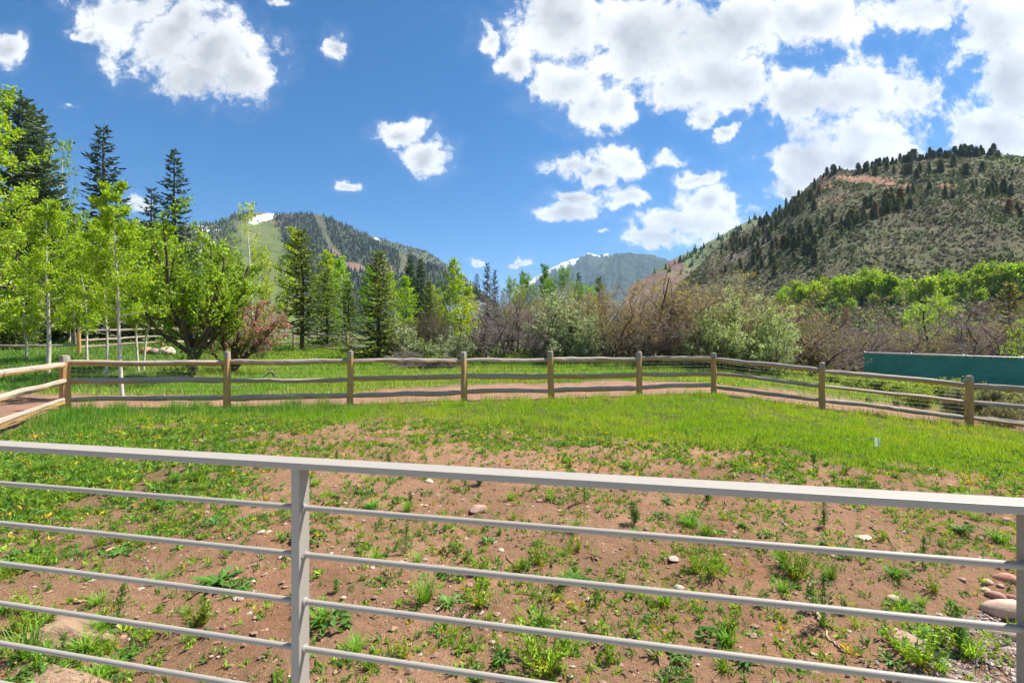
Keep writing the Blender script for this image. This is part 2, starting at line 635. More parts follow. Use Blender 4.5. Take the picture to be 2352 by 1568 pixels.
CTRL = [(*p,) for p in POSTS]
CTRL += [(0, 2, .06), (-3, 2.3, .14), (3, 2.2, -.10), (0, 5, .06), (-4.5, 4.5, .12), (5, 5, -.14), (0, 8, .02), (-6, 8, .07), (7, 8, -.36), (10, 8, -.6), (0, -6, .05), (-8, -4, .1), (10, -4, -.4),
         (-11.3, 17, .25), (-17, 17, .45), (-8, 17.5, .25), (-3.5, 21, .40), (0, 20, .30), (6, 21, .25), (-19.4, 21.7, .99), (-18.8, 26, 1.22), (-13.6, 30, 1.12), (-9.2, 27, .85), (-6, 25.5, .55), (-34, 30, 1.5),
         (-2, 27, .78), (3, 27, .72), (8, 26, .5), (11, 24, .1), (11.5, 18, -.2), (16, 17, -.6), (19.5, 26, -.75), (25, 22, -.95), (20, 34, -1.3), (30, 34, -1.2), (12, 33, -.3),
         (28, 60, -1.9), (45, 62, -1.9), (22, 70, -1.8), (45, 95, .3), (90, 100, .5), (0, 60, 1.5), (-30, 60, 2.2), (60, 40, -1.4), (-60, 60, 3), (-40, 10, 1.2), (30, 0, -1.5), (-20, -20, .6), (25, -25, -1.2),
         (0, 120, 2), (-100, 120, 5), (110, 30, -1.6), (0, -80, 0), (120, -60, -2), (-120, -60, 2), (-120, 20, 4)]
_c = np.array(CTRL)


def _tps(r2):
    return 0.5 * r2 * np.log(np.maximum(r2, 1e-12))


_K = _tps(((_c[:, None, :2] - _c[None, :, :2]) ** 2).sum(-1)) + np.eye(len(_c)) * 2.0
_Pm = np.concatenate([np.ones((len(_c), 1)), _c[:, :2]], 1)
_A = np.zeros((len(_c) + 3,) * 2)
_A[:len(_c), :len(_c)] = _K; _A[:len(_c), len(_c):] = _Pm; _A[len(_c):, :len(_c)] = _Pm.T
_w = np.linalg.solve(_A, np.concatenate([_c[:, 2], np.zeros(3)]))


def gz0(X, Y):
    X = np.asarray(X, float); Y = np.asarray(Y, float)
    sh = X.shape
    X, Y = X.ravel(), Y.ravel()
    # far away the sheet settles to a flat valley floor
    rr = np.sqrt(X * X + Y * Y)
    k = np.minimum(1, 130 / np.maximum(rr, 1e-6))
    Xc, Yc = X * k, Y * k
    z = _w[len(_c)] + _w[len(_c) + 1] * Xc + _w[len(_c) + 2] * Yc
    for i in range(len(_c)):
        z = z + _w[i] * _tps((Xc - _c[i, 0]) ** 2 + (Yc - _c[i, 1]) ** 2)
    f = sstep(90, 220, rr)
    z = z * (1 - f) + 0.5 * f
    return z.reshape(sh)


def seg_dist(X, Y, pts):
    d = np.full(np.shape(X), 1e9)
    for a, b in zip(pts[:-1], pts[1:]):
        ab = b - a
        t = np.clip(((X - a[0]) * ab[0] + (Y - a[1]) * ab[1]) / (ab @ ab), 0, 1)
        d = np.minimum(d, np.hypot(X - a[0] - t * ab[0], Y - a[1] - t * ab[1]))
    return d


def inside(X, Y, poly):
    r = np.zeros(np.shape(X), bool)
    j = len(poly) - 1
    for i in range(len(poly)):
        xi, yi = poly[i]; xj, yj = poly[j]
        c = ((yi > Y) != (yj > Y)) & (X < (xj - xi) * (Y - yi) / (yj - yi + 1e-12) + xi)
        r ^= c
        j = i
    return r


def clods(X, Y):
    near = 1 - sstep(7.0, 11.0, Y)
    a = fbm(X * 1.1, Y * 1.1, 3, 3) * 0.055 + fbm(X * 3.6, Y * 3.6, 3, 9) * 0.036
    b = (np.abs(fbm(X * 6.5, Y * 6.5, 2, 21)) - 0.25) * 0.04
    return (a + b) * (0.35 + 0.65 * near) * (1 - sstep(60, 120, np.hypot(X, Y)))


def gz(X, Y):
    return gz0(X, Y) + clods(np.asarray(X, float), np.asarray(Y, float))


def on_ground(px, py, it=7):
    """Where the bearing (px, py) meets the ground."""
    px = np.atleast_1d(np.asarray(px, float)); py = np.atleast_1d(np.asarray(py, float))
    s, t = (px - CX) / FD, (py - CY) / FD
    Z = 1.55 / t
    for _ in range(it):
        Z = 0.3 * Z + 0.7 * (CZ - gz0(s * Z, Z)) / t
    return np.stack([s * Z, Z, gz(s * Z, Z)], -1)


def lawn_edge(X):
    return np.interp(X, [-9, -7, -4.5, -2.5, 0, 2, 5, 8, 12], [7.0, 7.9, 9.2, 9.1, 8.1, 7.4, 6.9, 6.6, 6.4])


def cover(X, Y):
    """inside flag, distance to the fence, turf amount inside (0..1), meadow amount outside, bare path."""
    ins = inside(X, Y, YARD)
    d = seg_dist(X, Y, FENCE_XY)
    n = fbm(X * 0.55, Y * 0.55, 3, 31)
    n2 = fbm(X * 2.2, Y * 2.2, 3, 37)
    e = Y - lawn_edge(X) + n * 0.9 + n2 * 0.5
    turf = sstep(-0.6, 1.6, e) * ins
    left = sstep(-2.3, -4.6, X + n * 0.9) * ins * sstep(3.0, 4.2, Y - 0.15 * X + n2 * 0.8)
    pw = np.interp(X, [-10, -7, -1, 6, 10, 14], [1.2, 1.9, 3.5, 3.4, 2.0, 1.4])
    path = (1 - ins) * sstep(0.35, -0.35, d + n * 0.9 + n2 * 0.3 - pw) * sstep(0.02, 0.25, d)
    leftdirt = (1 - ins) * sstep(-8.2, -9.6, X) * sstep(14.2, 12.6, Y + n * 0.5) * (Y > 0)
    path = np.maximum(path, leftdirt)
    rightpath = (1 - ins) * (X > 9) * np.exp(-((d - 2.9 - n) / 0.8) ** 2) * 0.85
    path = np.maximum(path, rightpath * (Y > 10))
    meadow = (1 - ins) * (1 - path)
    return ins, d, turf, left, path, meadow


def build_ground():
    def axis(lo, hi, fine, cuts, growth=1.16):
        a = list(np.arange(lo, hi, fine))
        st = fine
        p = a[-1]
        while p < cuts[1]:
            st *= growth; p += st; a.append(p)
        st = fine; p = a[0]
        pre = []
        while p > cuts[0]:
            st *= growth; p -= st; pre.append(p)
        return np.array(pre[::-1] + a)
    xs = axis(-6.5, 6.5, 0.06, (-20000, 20000), 1.10)
    ys = axis(1.7, 8.5, 0.05, (-6000, 30000), 1.075)
    X, Y = np.meshgrid(xs, ys, indexing='ij')
    Z = gz(X, Y)
    ins, d, turf, left, path, meadow = cover(X, Y)
    n = fbm(X * 1.7, Y * 1.7, 4, 51)[..., None]
    n2 = fbm(X * 0.35, Y * 0.35, 3, 57)[..., None]
    soil = np.array([.345, .202, .120]) * (1 + 0.22 * n) * (1 + 0.12 * n2)
    dk = sstep(0.1, 0.6, fbm(X * 0.8, Y * 0.8, 3, 63))[..., None] * 0.35
    soil = soil * (1 - dk) + np.array([.165, .096, .060]) * dk
    turfc = np.array([.085, .105, .028]) * (1 + 0.2 * n)
    pathc = np.array([.315, .188, .128]) * (1 + 0.2 * n)
    meadc = np.array([.085, .125, .026]) * (1 + 0.2 * n)
    dry = np.array([.27, .20, .10])
    c = soil
    k = (np.maximum(turf, left * 0.45))[..., None]
    c = c * (1 - k) + turfc * k
    out = (1 - ins)[..., None]
    c = c * (1 - out) + (pathc * path[..., None] + meadc * (1 - path[..., None])) * out
    kd = (np.exp(-(d / 0.28) ** 2) * 0.6)[..., None] * (Y[..., None] > 3)
    c = c * (1 - kd) + dry * kd
    # gravel and sandy bank on the right, brushy valley floor beyond
    r = np.hypot(X, Y)
    far = sstep(45, 75, r)[..., None]
    vall = np.array([.11, .10, .06]) * (1 + 0.3 * n)
    c = c * (1 - far) + vall * far
    sand = (np.exp(-((X - 68) / 22) ** 2 - ((Y - 88) / 10) ** 2))[..., None]
    c = c * (1 - sand) + np.array([.42, .33, .25]) * sand
    brushy = (sstep(24, 30, Y) * sstep(10, 16, X))[..., None] * (1 - far) * 0.8
    c = c * (1 - brushy) + np.array([.15, .115, .075]) * (1 + 0.3 * n) * brushy
    mb = MB()
    mb.add(np.stack([X, Y, Z], -1), grid_faces(len(xs), len(ys)), c.reshape(-1, 3))
    o = mb.obj('ground', M['ground'], smooth=True)
    return tag(o, kind='structure')


build_ground()


# ------------------------------------------------------------------ hills and mountains
def mat_hill(name, rough_scale, bstr):
    m, t, out = new_mat(name)
    geo = t.node('ShaderNodeNewGeometry')
    co = geo.outputs['Position']
    n1 = t.noise(co, rough_scale, 8, 0.72)
    n2 = t.noise(co, rough_scale * 5.1, 5, 0.7)
    vm = t.node('ShaderNodeVectorMath', operation='SCALE')
    t.l.new(vcol(t), vm.inputs[0])
    t.l.new(t.math('ADD', t.math('MULTIPLY_ADD', n1, 0.9, 0.55), t.math('MULTIPLY_ADD', n2, 0.7, -0.35)), vm.inputs['Scale'])
    nd = t.node('ShaderNodeBump')
    nd.inputs['Strength'].default_value = bstr
    nd.inputs['Distance'].default_value = 1.2 / rough_scale * 0.25
    t.l.new(t.math('ADD', n1, t.math('MULTIPLY', n2, 0.3)), nd.inputs['Height'])
    principled(t, out, vm.outputs[0], 0.95, 0.05, normal=nd.outputs[0])
    return m


M['hill'] = mat_hill('hillside', 0.16, 0.6)
M['mount'] = mat_hill('mountainside', 0.02, 0.6)
M['mount_far'] = mat_hill('far_mountainside', 0.006, 0.6)


class Loft:
    """A landform between a foot line and a crest line (frame x, frame y, depth), with a back slope behind the crest."""
    def __init__(self, crest, foot, nu, nv, bulge, noise_amp, noise_len, seed, small=0.0, back=0.9):
        crest = np.array(crest, float); foot = np.array(foot, float)
        u = np.linspace(crest[0, 0], crest[-1, 0], nu)
        cx_, cz_ = np.interp(u, crest[:, 0], crest[:, 1]), np.interp(u, crest[:, 0], crest[:, 2])
        f = (u - u[0]) / (u[-1] - u[0])
        ff = (foot[:, 0] - foot[0, 0]) / (foot[-1, 0] - foot[0, 0])
        fx = foot[0, 0] + f * (foot[-1, 0] - foot[0, 0])
        fy, fz = np.interp(f, ff, foot[:, 1]), np.interp(f, ff, foot[:, 2])
        Cw = np.stack([(u - CX) / FD * cz_, cz_, CZ - (cx_ - CY) / FD * cz_], -1)
        Fw = np.stack([(fx - CX) / FD * fz, fz, CZ - (fy - CY) / FD * fz], -1)
        v = np.linspace(0, 1, nv)
        nb = max(6, nv // 8)
        W = Fw[:, None] * (1 - v[None, :, None]) + Cw[:, None] * v[None, :, None]
        H = np.maximum(Cw[:, 2] - Fw[:, 2], 1)[:, None]
        W[:, :, 2] += bulge * H * np.sin(np.pi * v)[None, :] * (1 - 0.3 * v)[None, :]
        nx, ny = W[:, :, 0] / noise_len, W[:, :, 1] / noise_len
        ndv = fbm(nx, ny, 6, seed, 0.55)
        env = np.sin(np.pi * np.clip(v * 0.93 + 0.04, 0, 1))[None, :] * 0.9 + 0.1
        W[:, :, 2] += noise_amp * ndv * env
        gul = np.abs(fbm(f[:, None] * 9 + 0.15 * fbm(nx, ny, 2, seed + 5), v[None, :] * 1.3 + 0 * f[:, None], 3, seed + 3))
        W[:, :, 2] -= noise_amp * 0.9 * (0.35 - np.clip(gul, 0, .35)) / .35 * env * 0.6
        if small:
            W[:, :, 2] += small * fbm(W[:, :, 0] / (noise_len * 0.09), W[:, :, 1] / (noise_len * 0.09), 3, seed + 9)
        # back slope
        bk = np.linspace(0, 1, nb)[1:]
        last = W[:, -1]
        dirn = unit(Cw * np.array([1, 1, 0]))
        Bk = last[:, None] + dirn[:, None] * (bk[None, :, None] * H[:, :, None] * 1.8)
        Bk[:, :, 2] -= back * (bk[None, :] ** 1.3) * H
        self.W, self.f, self.v = W, f, v
        self.all = np.concatenate([W, Bk], 1)
        self.nu, self.nv = nu, nv
        self.ndv = ndv

    def frame(self):
        W = self.all
        return CX + W[..., 0] / W[..., 1] * FD, CY - (W[..., 2] - CZ) / W[..., 1] * FD

    def at(self, fu, fv):
        """Bilinear surface point for parameters 0..1."""
        a = np.clip(fu, 0, 1) * (self.nu - 1.001); b = np.clip(fv, 0, 1) * (self.nv - 1.001)
        i, j = a.astype(int), b.astype(int)
        a, b = (a - i)[:, None], (b - j)[:, None]
        W = self.W
        return (W[i, j] * (1 - a) + W[i + 1, j] * a) * (1 - b) + (W[i, j + 1] * (1 - a) + W[i + 1, j + 1] * a) * b

    def build(self, name, col, mat):
        mb = MB()
        n = self.all.shape
        mb.add(self.all, grid_faces(n[0], n[1])[:, ::-1], col.reshape(-1, 3))
        return tag(mb.obj(name, mat, smooth=True), kind='structure')


def to_frame(p):
    return CX + p[:, 0] / p[:, 1] * FD, CY - (p[:, 2] - CZ) / p[:, 1] * FD


def blend(c, k, to):
    k = np.clip(k, 0, 1)[..., None]
    return c * (1 - k) + np.asarray(to) * k


def ell(x, y, cx, cy_, rx, ry, rot=0.0):
    a = R(rot)
    dx, dy = x - cx, y - cy_
    return np.exp(-(((dx * math.cos(a) + dy * math.sin(a)) / rx) ** 2 + ((-dx * math.sin(a) + dy * math.cos(a)) / ry) ** 2))


# sagebrush hill on the right
HILL = Loft([(1585, 640, 330), (1620, 600, 345), (1654, 556, 360), (1700, 532, 370), (1761, 505, 365), (1820, 465, 350), (1856, 428, 340), (1893, 400, 330), (1930, 389, 322), (1966, 395, 318),
             (2062, 368, 310), (2140, 358, 305), (2223, 352, 300), (2300, 356, 296), (2352, 362, 292), (2500, 372, 285), (2800, 395, 270), (3400, 450, 250)],
            [(1400, 812, 190), (1600, 812, 165), (1800, 812, 145), (2000, 815, 128), (2352, 818, 112), (2900, 822, 100), (3900, 830, 90)], 420, 210, 0.02, 5.0, 70, 71, 0.7)
_x, _y = HILL.frame()
_W = HILL.all
_n = fbm(_W[..., 0] / 9, _W[..., 1] / 6 + _W[..., 2] / 9, 4, 91)
_n2 = fbm(_W[..., 0] / 30, _W[..., 2] / 16, 3, 95)
hc = np.array([.096, .087, .054]) * np.ones(_W.shape)
hc = blend(hc, sstep(-0.1, 0.35, _n) * .8, (.108, .120, .056))
hc = blend(hc, sstep(0.15, 0.5, _n2) * 0.5, (.14, .138, .075))
hc = blend(hc, sstep(0.25, 0.5, -_n2) * 0.55, (.085, .062, .052))
_red = np.maximum.reduce([ell(_x, _y, 1985, 412, 75, 9, 3), ell(_x, _y, 1905, 428, 22, 9), ell(_x, _y, 2070, 424, 50, 9, 6), ell(_x, _y, 2172, 426, 22, 8), ell(_x, _y, 1930, 455, 40, 9, -20) * .7,
                          ell(_x, _y, 2240, 455, 30, 6) * .6, ell(_x, _y, 2320, 470, 30, 7) * .5, ell(_x, _y, 1880, 470, 26, 8, -30) * .6])
hc = blend(hc, sstep(0.32, 0.62, _red * 1.1 + _n * 0.55), (.27, .155, .10))
_mar = np.maximum.reduce([ell(_x, _y, 1650, 630, 45, 26, -20), ell(_x, _y, 1600, 640, 40, 25), ell(_x, _y, 1625, 600, 25, 14, -30) * .8])
hc = blend(hc, sstep(0.5, 0.95, _mar + _n * 0.4), (.12, .078, .062))
_gr = np.maximum.reduce([ell(_x, _y, 1735, 560, 40, 22, -30), ell(_x, _y, 1690, 585, 40, 14, -30), ell(_x, _y, 1780, 545, 30, 14, -30) * .8])
hc = blend(hc, sstep(0.35, 0.7, _gr + _n * 0.3) * .8, (.17, .14, .12))
hc = blend(hc, ell(_x, _y, 2330, 362, 60, 14) * .9, (.16, .24, .05))
# ledges stand out as rock
_W[:, :HILL.nv, 2][...] += 0.0
HILL.build('hill', hc, M['hill'])

# grassy ridge and the red knob behind the hill's shoulder
RIDGE = Loft([(1440, 660, 620), (1500, 625, 640), (1538, 598, 660), (1581, 582, 690), (1611, 566, 710), (1655, 541, 730), (1695, 518, 740), (1728, 502, 750), (1761, 497, 760), (1860, 470, 800), (2000, 440, 850)],
             [(1420, 790, 420), (1600, 780, 420), (2050, 760, 460)], 160, 70, 0.02, 10, 120, 131, 1.2)
_x, _y = RIDGE.frame()
_W = RIDGE.all
_n = fbm(_W[..., 0] / 22, _W[..., 2] / 14, 4, 141)
rc = np.array([.115, .14, .065]) * np.ones(_W.shape)
rc = blend(rc, sstep(-0.1, 0.3, _n), (.15, .165, .08))
rc = blend(rc, sstep(0.3, 0.6, np.maximum(ell(_x, _y, 1548, 612, 26, 15), ell(_x, _y, 1520, 640, 40, 14)) + _n * .2), (.17, .105, .09))
rc = blend(rc, sstep(612, 640, _y) * .8, (.17, .11, .095))
RIDGE.build('hill', rc, M['hill'])

# ski mountain on the left
SKI = Loft([(-900, 560, 1500), (-300, 530, 1500), (100, 515, 1500), (300, 505, 1500), (442, 517, 1500), (502, 510, 1510), (535, 492, 1530), (579, 484, 1550), (620, 489, 1560), (659, 491, 1560), (692, 490, 1560), (725, 492, 1550), (759, 501, 1540),
            (808, 524, 1530), (858, 552, 1500), (925, 585, 1450), (1012, 620, 1400), (1075, 660, 1350), (1120, 700, 1300)],
           [(-1500, 800, 700), (0, 790, 720), (600, 780, 760), (1180, 775, 800)], 380, 150, 0.05, 26, 260, 171, 3.0)
_x, _y = SKI.frame()
_W = SKI.all
_n = fbm(_W[..., 0] / 60, _W[..., 2] / 40, 4, 181)
FOREST_EDGE = np.array([(640, 470), (640, 520), (655, 560), (700, 620), (760, 700)])
sc_ = np.array([.06, .075, .042]) * np.ones(_W.shape)
SKI_GRASS = lambda x, y: sstep(652, 628, x + (y - 520) * -0.25)
sc_ = blend(sc_, SKI_GRASS(_x, _y), (.13, .16, .05))
sc_ = blend(sc_, sstep(0.1, 0.4, _n) * SKI_GRASS(_x, _y) * .7, (.15, .11, .08))
sc_ = blend(sc_, np.maximum(ell(_x, _y, 470, 545, 40, 40), ell(_x, _y, 655, 505, 34, 10, -15)) * 1.2, (.14, .095, .075))
SNOW = [(600, 503, 32, 7, -8), (625, 493, 30, 3.5, -6), (584, 511, 14, 5, 0), (648, 489, 14, 2, 0), (462, 520, 22, 2.8, 8), (478, 530, 16, 3, 5), (474, 545, 18, 6, 5), (488, 561, 22, 8, 15), (478, 576, 16, 6, 0), (452, 530, 10, 4, 10), (497, 527, 9, 2.5)]
_sn = np.maximum.reduce([ell(_x, _y, *s_) for s_ in SNOW])
RUN1 = np.array([(728, 496), (742, 520), (748, 545), (762, 570), (782, 592), (800, 610)])
RUN2 = np.array([(925, 582), (932, 600), (928, 622)])
_run = np.minimum(seg_dist(_x, _y, RUN1) / np.interp(_y, [490, 540, 600], [8, 6, 4]), seg_dist(_x, _y, RUN2) / 10)
sc_ = blend(sc_, sstep(1.1, 0.4, _run + _n * .6) * .8, (.11, .098, .066))
sc_ = blend(sc_, sstep(0.3, 0.6, np.maximum.reduce([ell(_x, _y, 812, 612, 32, 9, 12), ell(_x, _y, 770, 580, 14, 7, 40), ell(_x, _y, 890, 618, 30, 6, 10)])), (.19, .12, .09))
sc_ = blend(sc_, sstep(0.42, 0.5, _sn + _n * 0.10 + fbm(_x / 9, _y / 4, 3, 5) * .18), (.85, .86, .88))
SKI.build('mountain', sc_, M['mount'])

SKI_B = Loft([(700, 540, 2050), (825, 533, 2050), (858, 543, 2050), (925, 562, 2020), (975, 573, 2000), (1012, 597, 1980), (1058, 630, 1950), (1085, 648, 1930), (1130, 690, 1900), (1200, 740, 1880)],
             [(700, 760, 1560), (1200, 770, 1500)], 160, 50, 0.03, 22, 200, 191, 3.0)
_x, _y = SKI_B.frame()
_n = fbm(_x / 14, _y / 7, 4, 195)
bc = np.array([.085, .105, .062]) * np.ones(SKI_B.all.shape)
bc = blend(bc, sstep(0.0, 0.35, _n) * .7, (.15, .16, .085))
bc = blend(bc, sstep(0.45, 0.6, np.maximum.reduce([ell(_x, _y, 866, 549, 10, 2, 10), ell(_x, _y, 930, 569, 3.5, 2.5), ell(_x, _y, 838, 541, 6, 2, 20), ell(_x, _y, 850, 556, 3, 4)])), (.85, .86, .88))
SKI_B.build('mountain', bc, M['mount'])

# far blue mountains
FAR1 = Loft([(1180, 668, 4700), (1254, 622, 4700), (1288, 604, 4720), (1323, 593, 4750), (1351, 582, 4780), (1376, 585, 4800), (1396, 582, 4800), (1430, 588, 4780), (1500, 620, 4700), (1560, 660, 4650)],
            [(1150, 800, 3800), (1600, 800, 3800)], 200, 90, 0.02, 60, 500, 211, 10)
_x, _y = FAR1.frame()
_n = fbm(_x / 12, _y / 12, 4, 215)
fc = np.array([.055, .075, .05]) * np.ones(FAR1.all.shape)
fc = blend(fc, sstep(0.1, .5, _n) * .5, (.10, .105, .075))
_sl = np.interp(_x, [1180, 1254, 1300, 1323, 1340, 1400, 1560], [680, 628, 611, 602, 584, 583, 575])
fc = blend(fc, sstep(4, -4, _y - _sl + _n * 12 + fbm(_x / 4, _y / 5, 3, 3) * 8), (.86, .87, .9))
FAR1.build('mountain', fc, M['mount_far'])
FAR2 = Loft([(1300, 690, 4000), (1345, 645, 4020), (1385, 600, 4050), (1416, 578, 4100), (1451, 580, 4100), (1496, 585, 4080), (1526, 593, 4060), (1560, 610, 4040), (1640, 660, 4000), (1720, 700, 3950)],
            [(1270, 800, 3200), (1720, 800, 3200)], 220, 100, 0.04, 55, 480, 231, 10)
_x, _y = FAR2.frame()
_n = fbm(_x / 12, _y / 12, 4, 235)
fc = np.array([.05, .075, .045]) * np.ones(FAR2.all.shape)
fc = blend(fc, sstep(0.1, .5, _n) * .4, (.085, .10, .06))
_sp = seg_dist(_x, _y, np.array([(1412, 580), (1395, 602), (1370, 628), (1345, 650)]))
fc = blend(fc, sstep(8, 2, _sp + _n * 7) * .6, (.13, .15, .075))
FAR2.build('mountain', fc, M['mount_far'])

# ------------------------------------------------------------------ deck and steel railing
RA = np.array([-0.518, 1.183]); RB = np.array([0.9226, 0.876])         # line of the railing (plan)
RD = unit(RB - RA); RN = np.array([-RD[1], RD[0]])                      # along, and away from the house
TOPZ = CZ - 0.29
DECKZ = 0.26


def box_mesh(lx, ly, lz, bev=0.0, seg=2):
    import bmesh
    bm = bmesh.new()
    bmesh.ops.create_cube(bm, size=1.0)
    bmesh.ops.scale(bm, vec=(lx, ly, lz), verts=bm.verts)
    if bev:
        bmesh.ops.bevel(bm, geom=list(bm.edges), offset=bev, segments=seg, affect='EDGES', profile=0.5)
    return bm


def bm_obj(bm, name, mat, parent=None, loc=(0, 0, 0), rot=(0, 0, 0), smooth=False):
    me = bpy.data.meshes.new(name)
    bm.to_mesh(me)
    bm.free()
    if smooth:
        me.polygons.foreach_set('use_smooth', [True] * len(me.polygons))
    me.materials.append(mat)
    o = link(name, me, parent, loc)
    o.rotation_euler = rot
    return o


def build_railing():
    import bmesh
    ang = math.atan2(RD[1], RD[0])
    # deck under the viewer
    a, b = RA - RD * 4, RB + RD * 4
    V = []
    for q in (a + RN * .06, b + RN * .06, b - RN * 5, a - RN * 5):
        V += [(q[0], q[1], DECKZ), (q[0], q[1], -0.4)]
    mb = MB()
    mb.add(V, [(0, 6, 4, 2), (0, 2, 3, 1), (2, 4, 5, 3), (4, 6, 7, 5), (6, 0, 1, 7)])
    tag(mb.obj('deck_floor', M['concrete']), kind='structure')

    root = empty('balcony_railing', (RA[0], RA[1], DECKZ), ang)
    tag(root, 'grey steel balcony railing with flat top rail and thin round bars in the foreground', 'railing')
    L = float(np.linalg.norm(RB - RA)) + 0.017
    tz = TOPZ - DECKZ
    # the posts stand at local x = -2L, -L, 0, L, 2L
    bm = box_mesh(L * 4.4, 0.058, 0.0155, 0.0022)
    bm_obj(bm, 'top_rail', M['steel'], root, (0, 0, tz - 0.00775))
    pm = None
    for k in (-1, 0, 1, 2):
        if pm is None:
            p = bm_obj(box_mesh(0.022, 0.041, tz - 0.0155, 0.0016), 'post', M['steel'], root, (k * L, 0, (tz - 0.0155) / 2))
            pm = p
        else:
            q = pm.copy(); COL.objects.link(q); q.parent = root; q.location = (k * L, 0, (tz - 0.0155) / 2)
    # bars, one per bay and height, with weld beads at the ends
    span = L - 0.022
    n, sd = 14, 12
    pts = np.zeros((1, n, 3)); pts[0, :, 0] = np.linspace(0, span, n)
    V, F = tubes(pts, np.full((1, n), 0.0071), sd)
    mb = MB(); mb.add(V, F)
    bar = mb.mesh('bar', M['steel'], True)
    bm = bmesh.new()
    bmesh.ops.create_icosphere(bm, subdivisions=2, radius=0.0105)
    for v in bm.verts:
        v.co.x *= 0.55
        v.co *= 1 + 0.16 * math.sin(v.co.y * 900 + v.co.z * 700)
    wm = bpy.data.meshes.new('weld'); bm.to_mesh(wm); bm.free()
    wm.materials.append(M['steel'])
    for k in (-2, -1, 0, 1):
        for i in range(8):
            z = tz - 0.116 - 0.1145 * i
            o = link('bar', bar, root, (k * L + 0.011, 0, z))
            if k in (-1, 0):
                for xx in (0.0015, span - 0.0015):
                    w = link('weld', wm, o, (xx, 0, 0))
                    w.rotation_euler = (rnd.uniform(0, 6), 0, 0)
    return root


build_railing()
_HV = ['far at the left', 'left of the railing post', 'just right of the railing post', 'left of the middle', 'right of the middle', 'well right of the middle', 'close to the right post']
_BV = ['above the top rail', 'under the top rail', 'under the first bar', 'under the second bar', 'under the third bar', 'under the fourth bar', 'under the fifth bar', 'at the bottom edge', 'at the bottom edge']


def where(px, py):
    """Says where a thing on the soil shows behind the railing."""
    s = (px - CX) / FD
    t = (s * RA[1] - RA[0]) / (RD[0] - s * RD[1])
    Z = RA[1] + t * RD[1]
    k = 0
    drops = [0.29] + [0.406 + 0.1145 * i for i in range(6)]
    for d in drops:
        if py > CY + d * FD / Z:
            k += 1
    h = int(np.searchsorted([330, 680, 960, 1280, 1640, 2000], px))
    return _BV[min(k, 8)] + ', ' + _HV[h]


# ------------------------------------------------------------------ split-rail fences
def rail_mesh(L, w, h, seed, amber=0.35, bend=0.04):
    g = np.random.default_rng(seed)
    n, k = 22, 9
    x = np.linspace(0, 1, n)
    taper = 0.62 + 0.38 * sstep(0, 0.07, x) * sstep(1, 0.93, x)
    a = np.arange(k) / k * 2 * np.pi + g.uniform(0, 1)
    # split section: flat faces and a rounded back
    sec = 1 - 0.22 * np.abs(np.sin(a * 1.5 + g.uniform(0, 3))) + g.normal(size=k) * 0.07
    yo = bend * (np.sin(x * np.pi + g.uniform(-.6, .6)) - 0.6) * g.choice([-1, 1]) + fbm(x * 3, x * 0 + seed, 2, seed) * 0.016
    zo = bend * 0.6 * np.sin(x * np.pi * g.uniform(0.7, 1.6) + g.uniform(0, 6)) + fbm(x * 4, x * 0 + 3.3, 2, seed + 1) * 0.016
    zo -= np.interp(x, [0, 1], [zo[0], zo[-1]]); yo -= np.interp(x, [0, 1], [yo[0], yo[-1]])
    tw = g.uniform(-0.5, 0.5) * x
    wob = 1 + 0.24 * fbm(x[:, None] * 9 + a[None] * 0.0, a[None] * 1.1 + x[:, None] * 0, 3, seed + 2)
    rr = sec[None] * wob * taper[:, None]
    A = a[None] + tw[:, None]
    V = np.stack([np.broadcast_to(x[:, None] * L, A.shape), yo[:, None] + np.cos(A) * rr * w / 2, zo[:, None] + np.sin(A) * rr * h / 2], -1)
    under = sstep(0.2, -0.8, np.sin(A))
    f = under * amber * (0.5 + 1.3 * vnoise(x[:, None] * 3.1 + seed, a[None] * 0.3, seed)) + 0.16
    mb = MB()
    F = []
    for i in range(n - 1):
        for j in range(k):
            F.append((i * k + j, i * k + (j + 1) % k, (i + 1) * k + (j + 1) % k, (i + 1) * k + j))
    mb.add(V, F, np.repeat(f.reshape(-1, 1), 3, 1))
    for s, i in ((1, 0), (-1, n - 1)):
        c = V[i].mean(0)
        mb.add(np.concatenate([V[i], [c]]), [((j + 1) % k, j, k) if s > 0 else (j, (j + 1) % k, k) for j in range(k)], (0.1, 0.1, 0.1))
    return mb.mesh('rail', M['wood'])


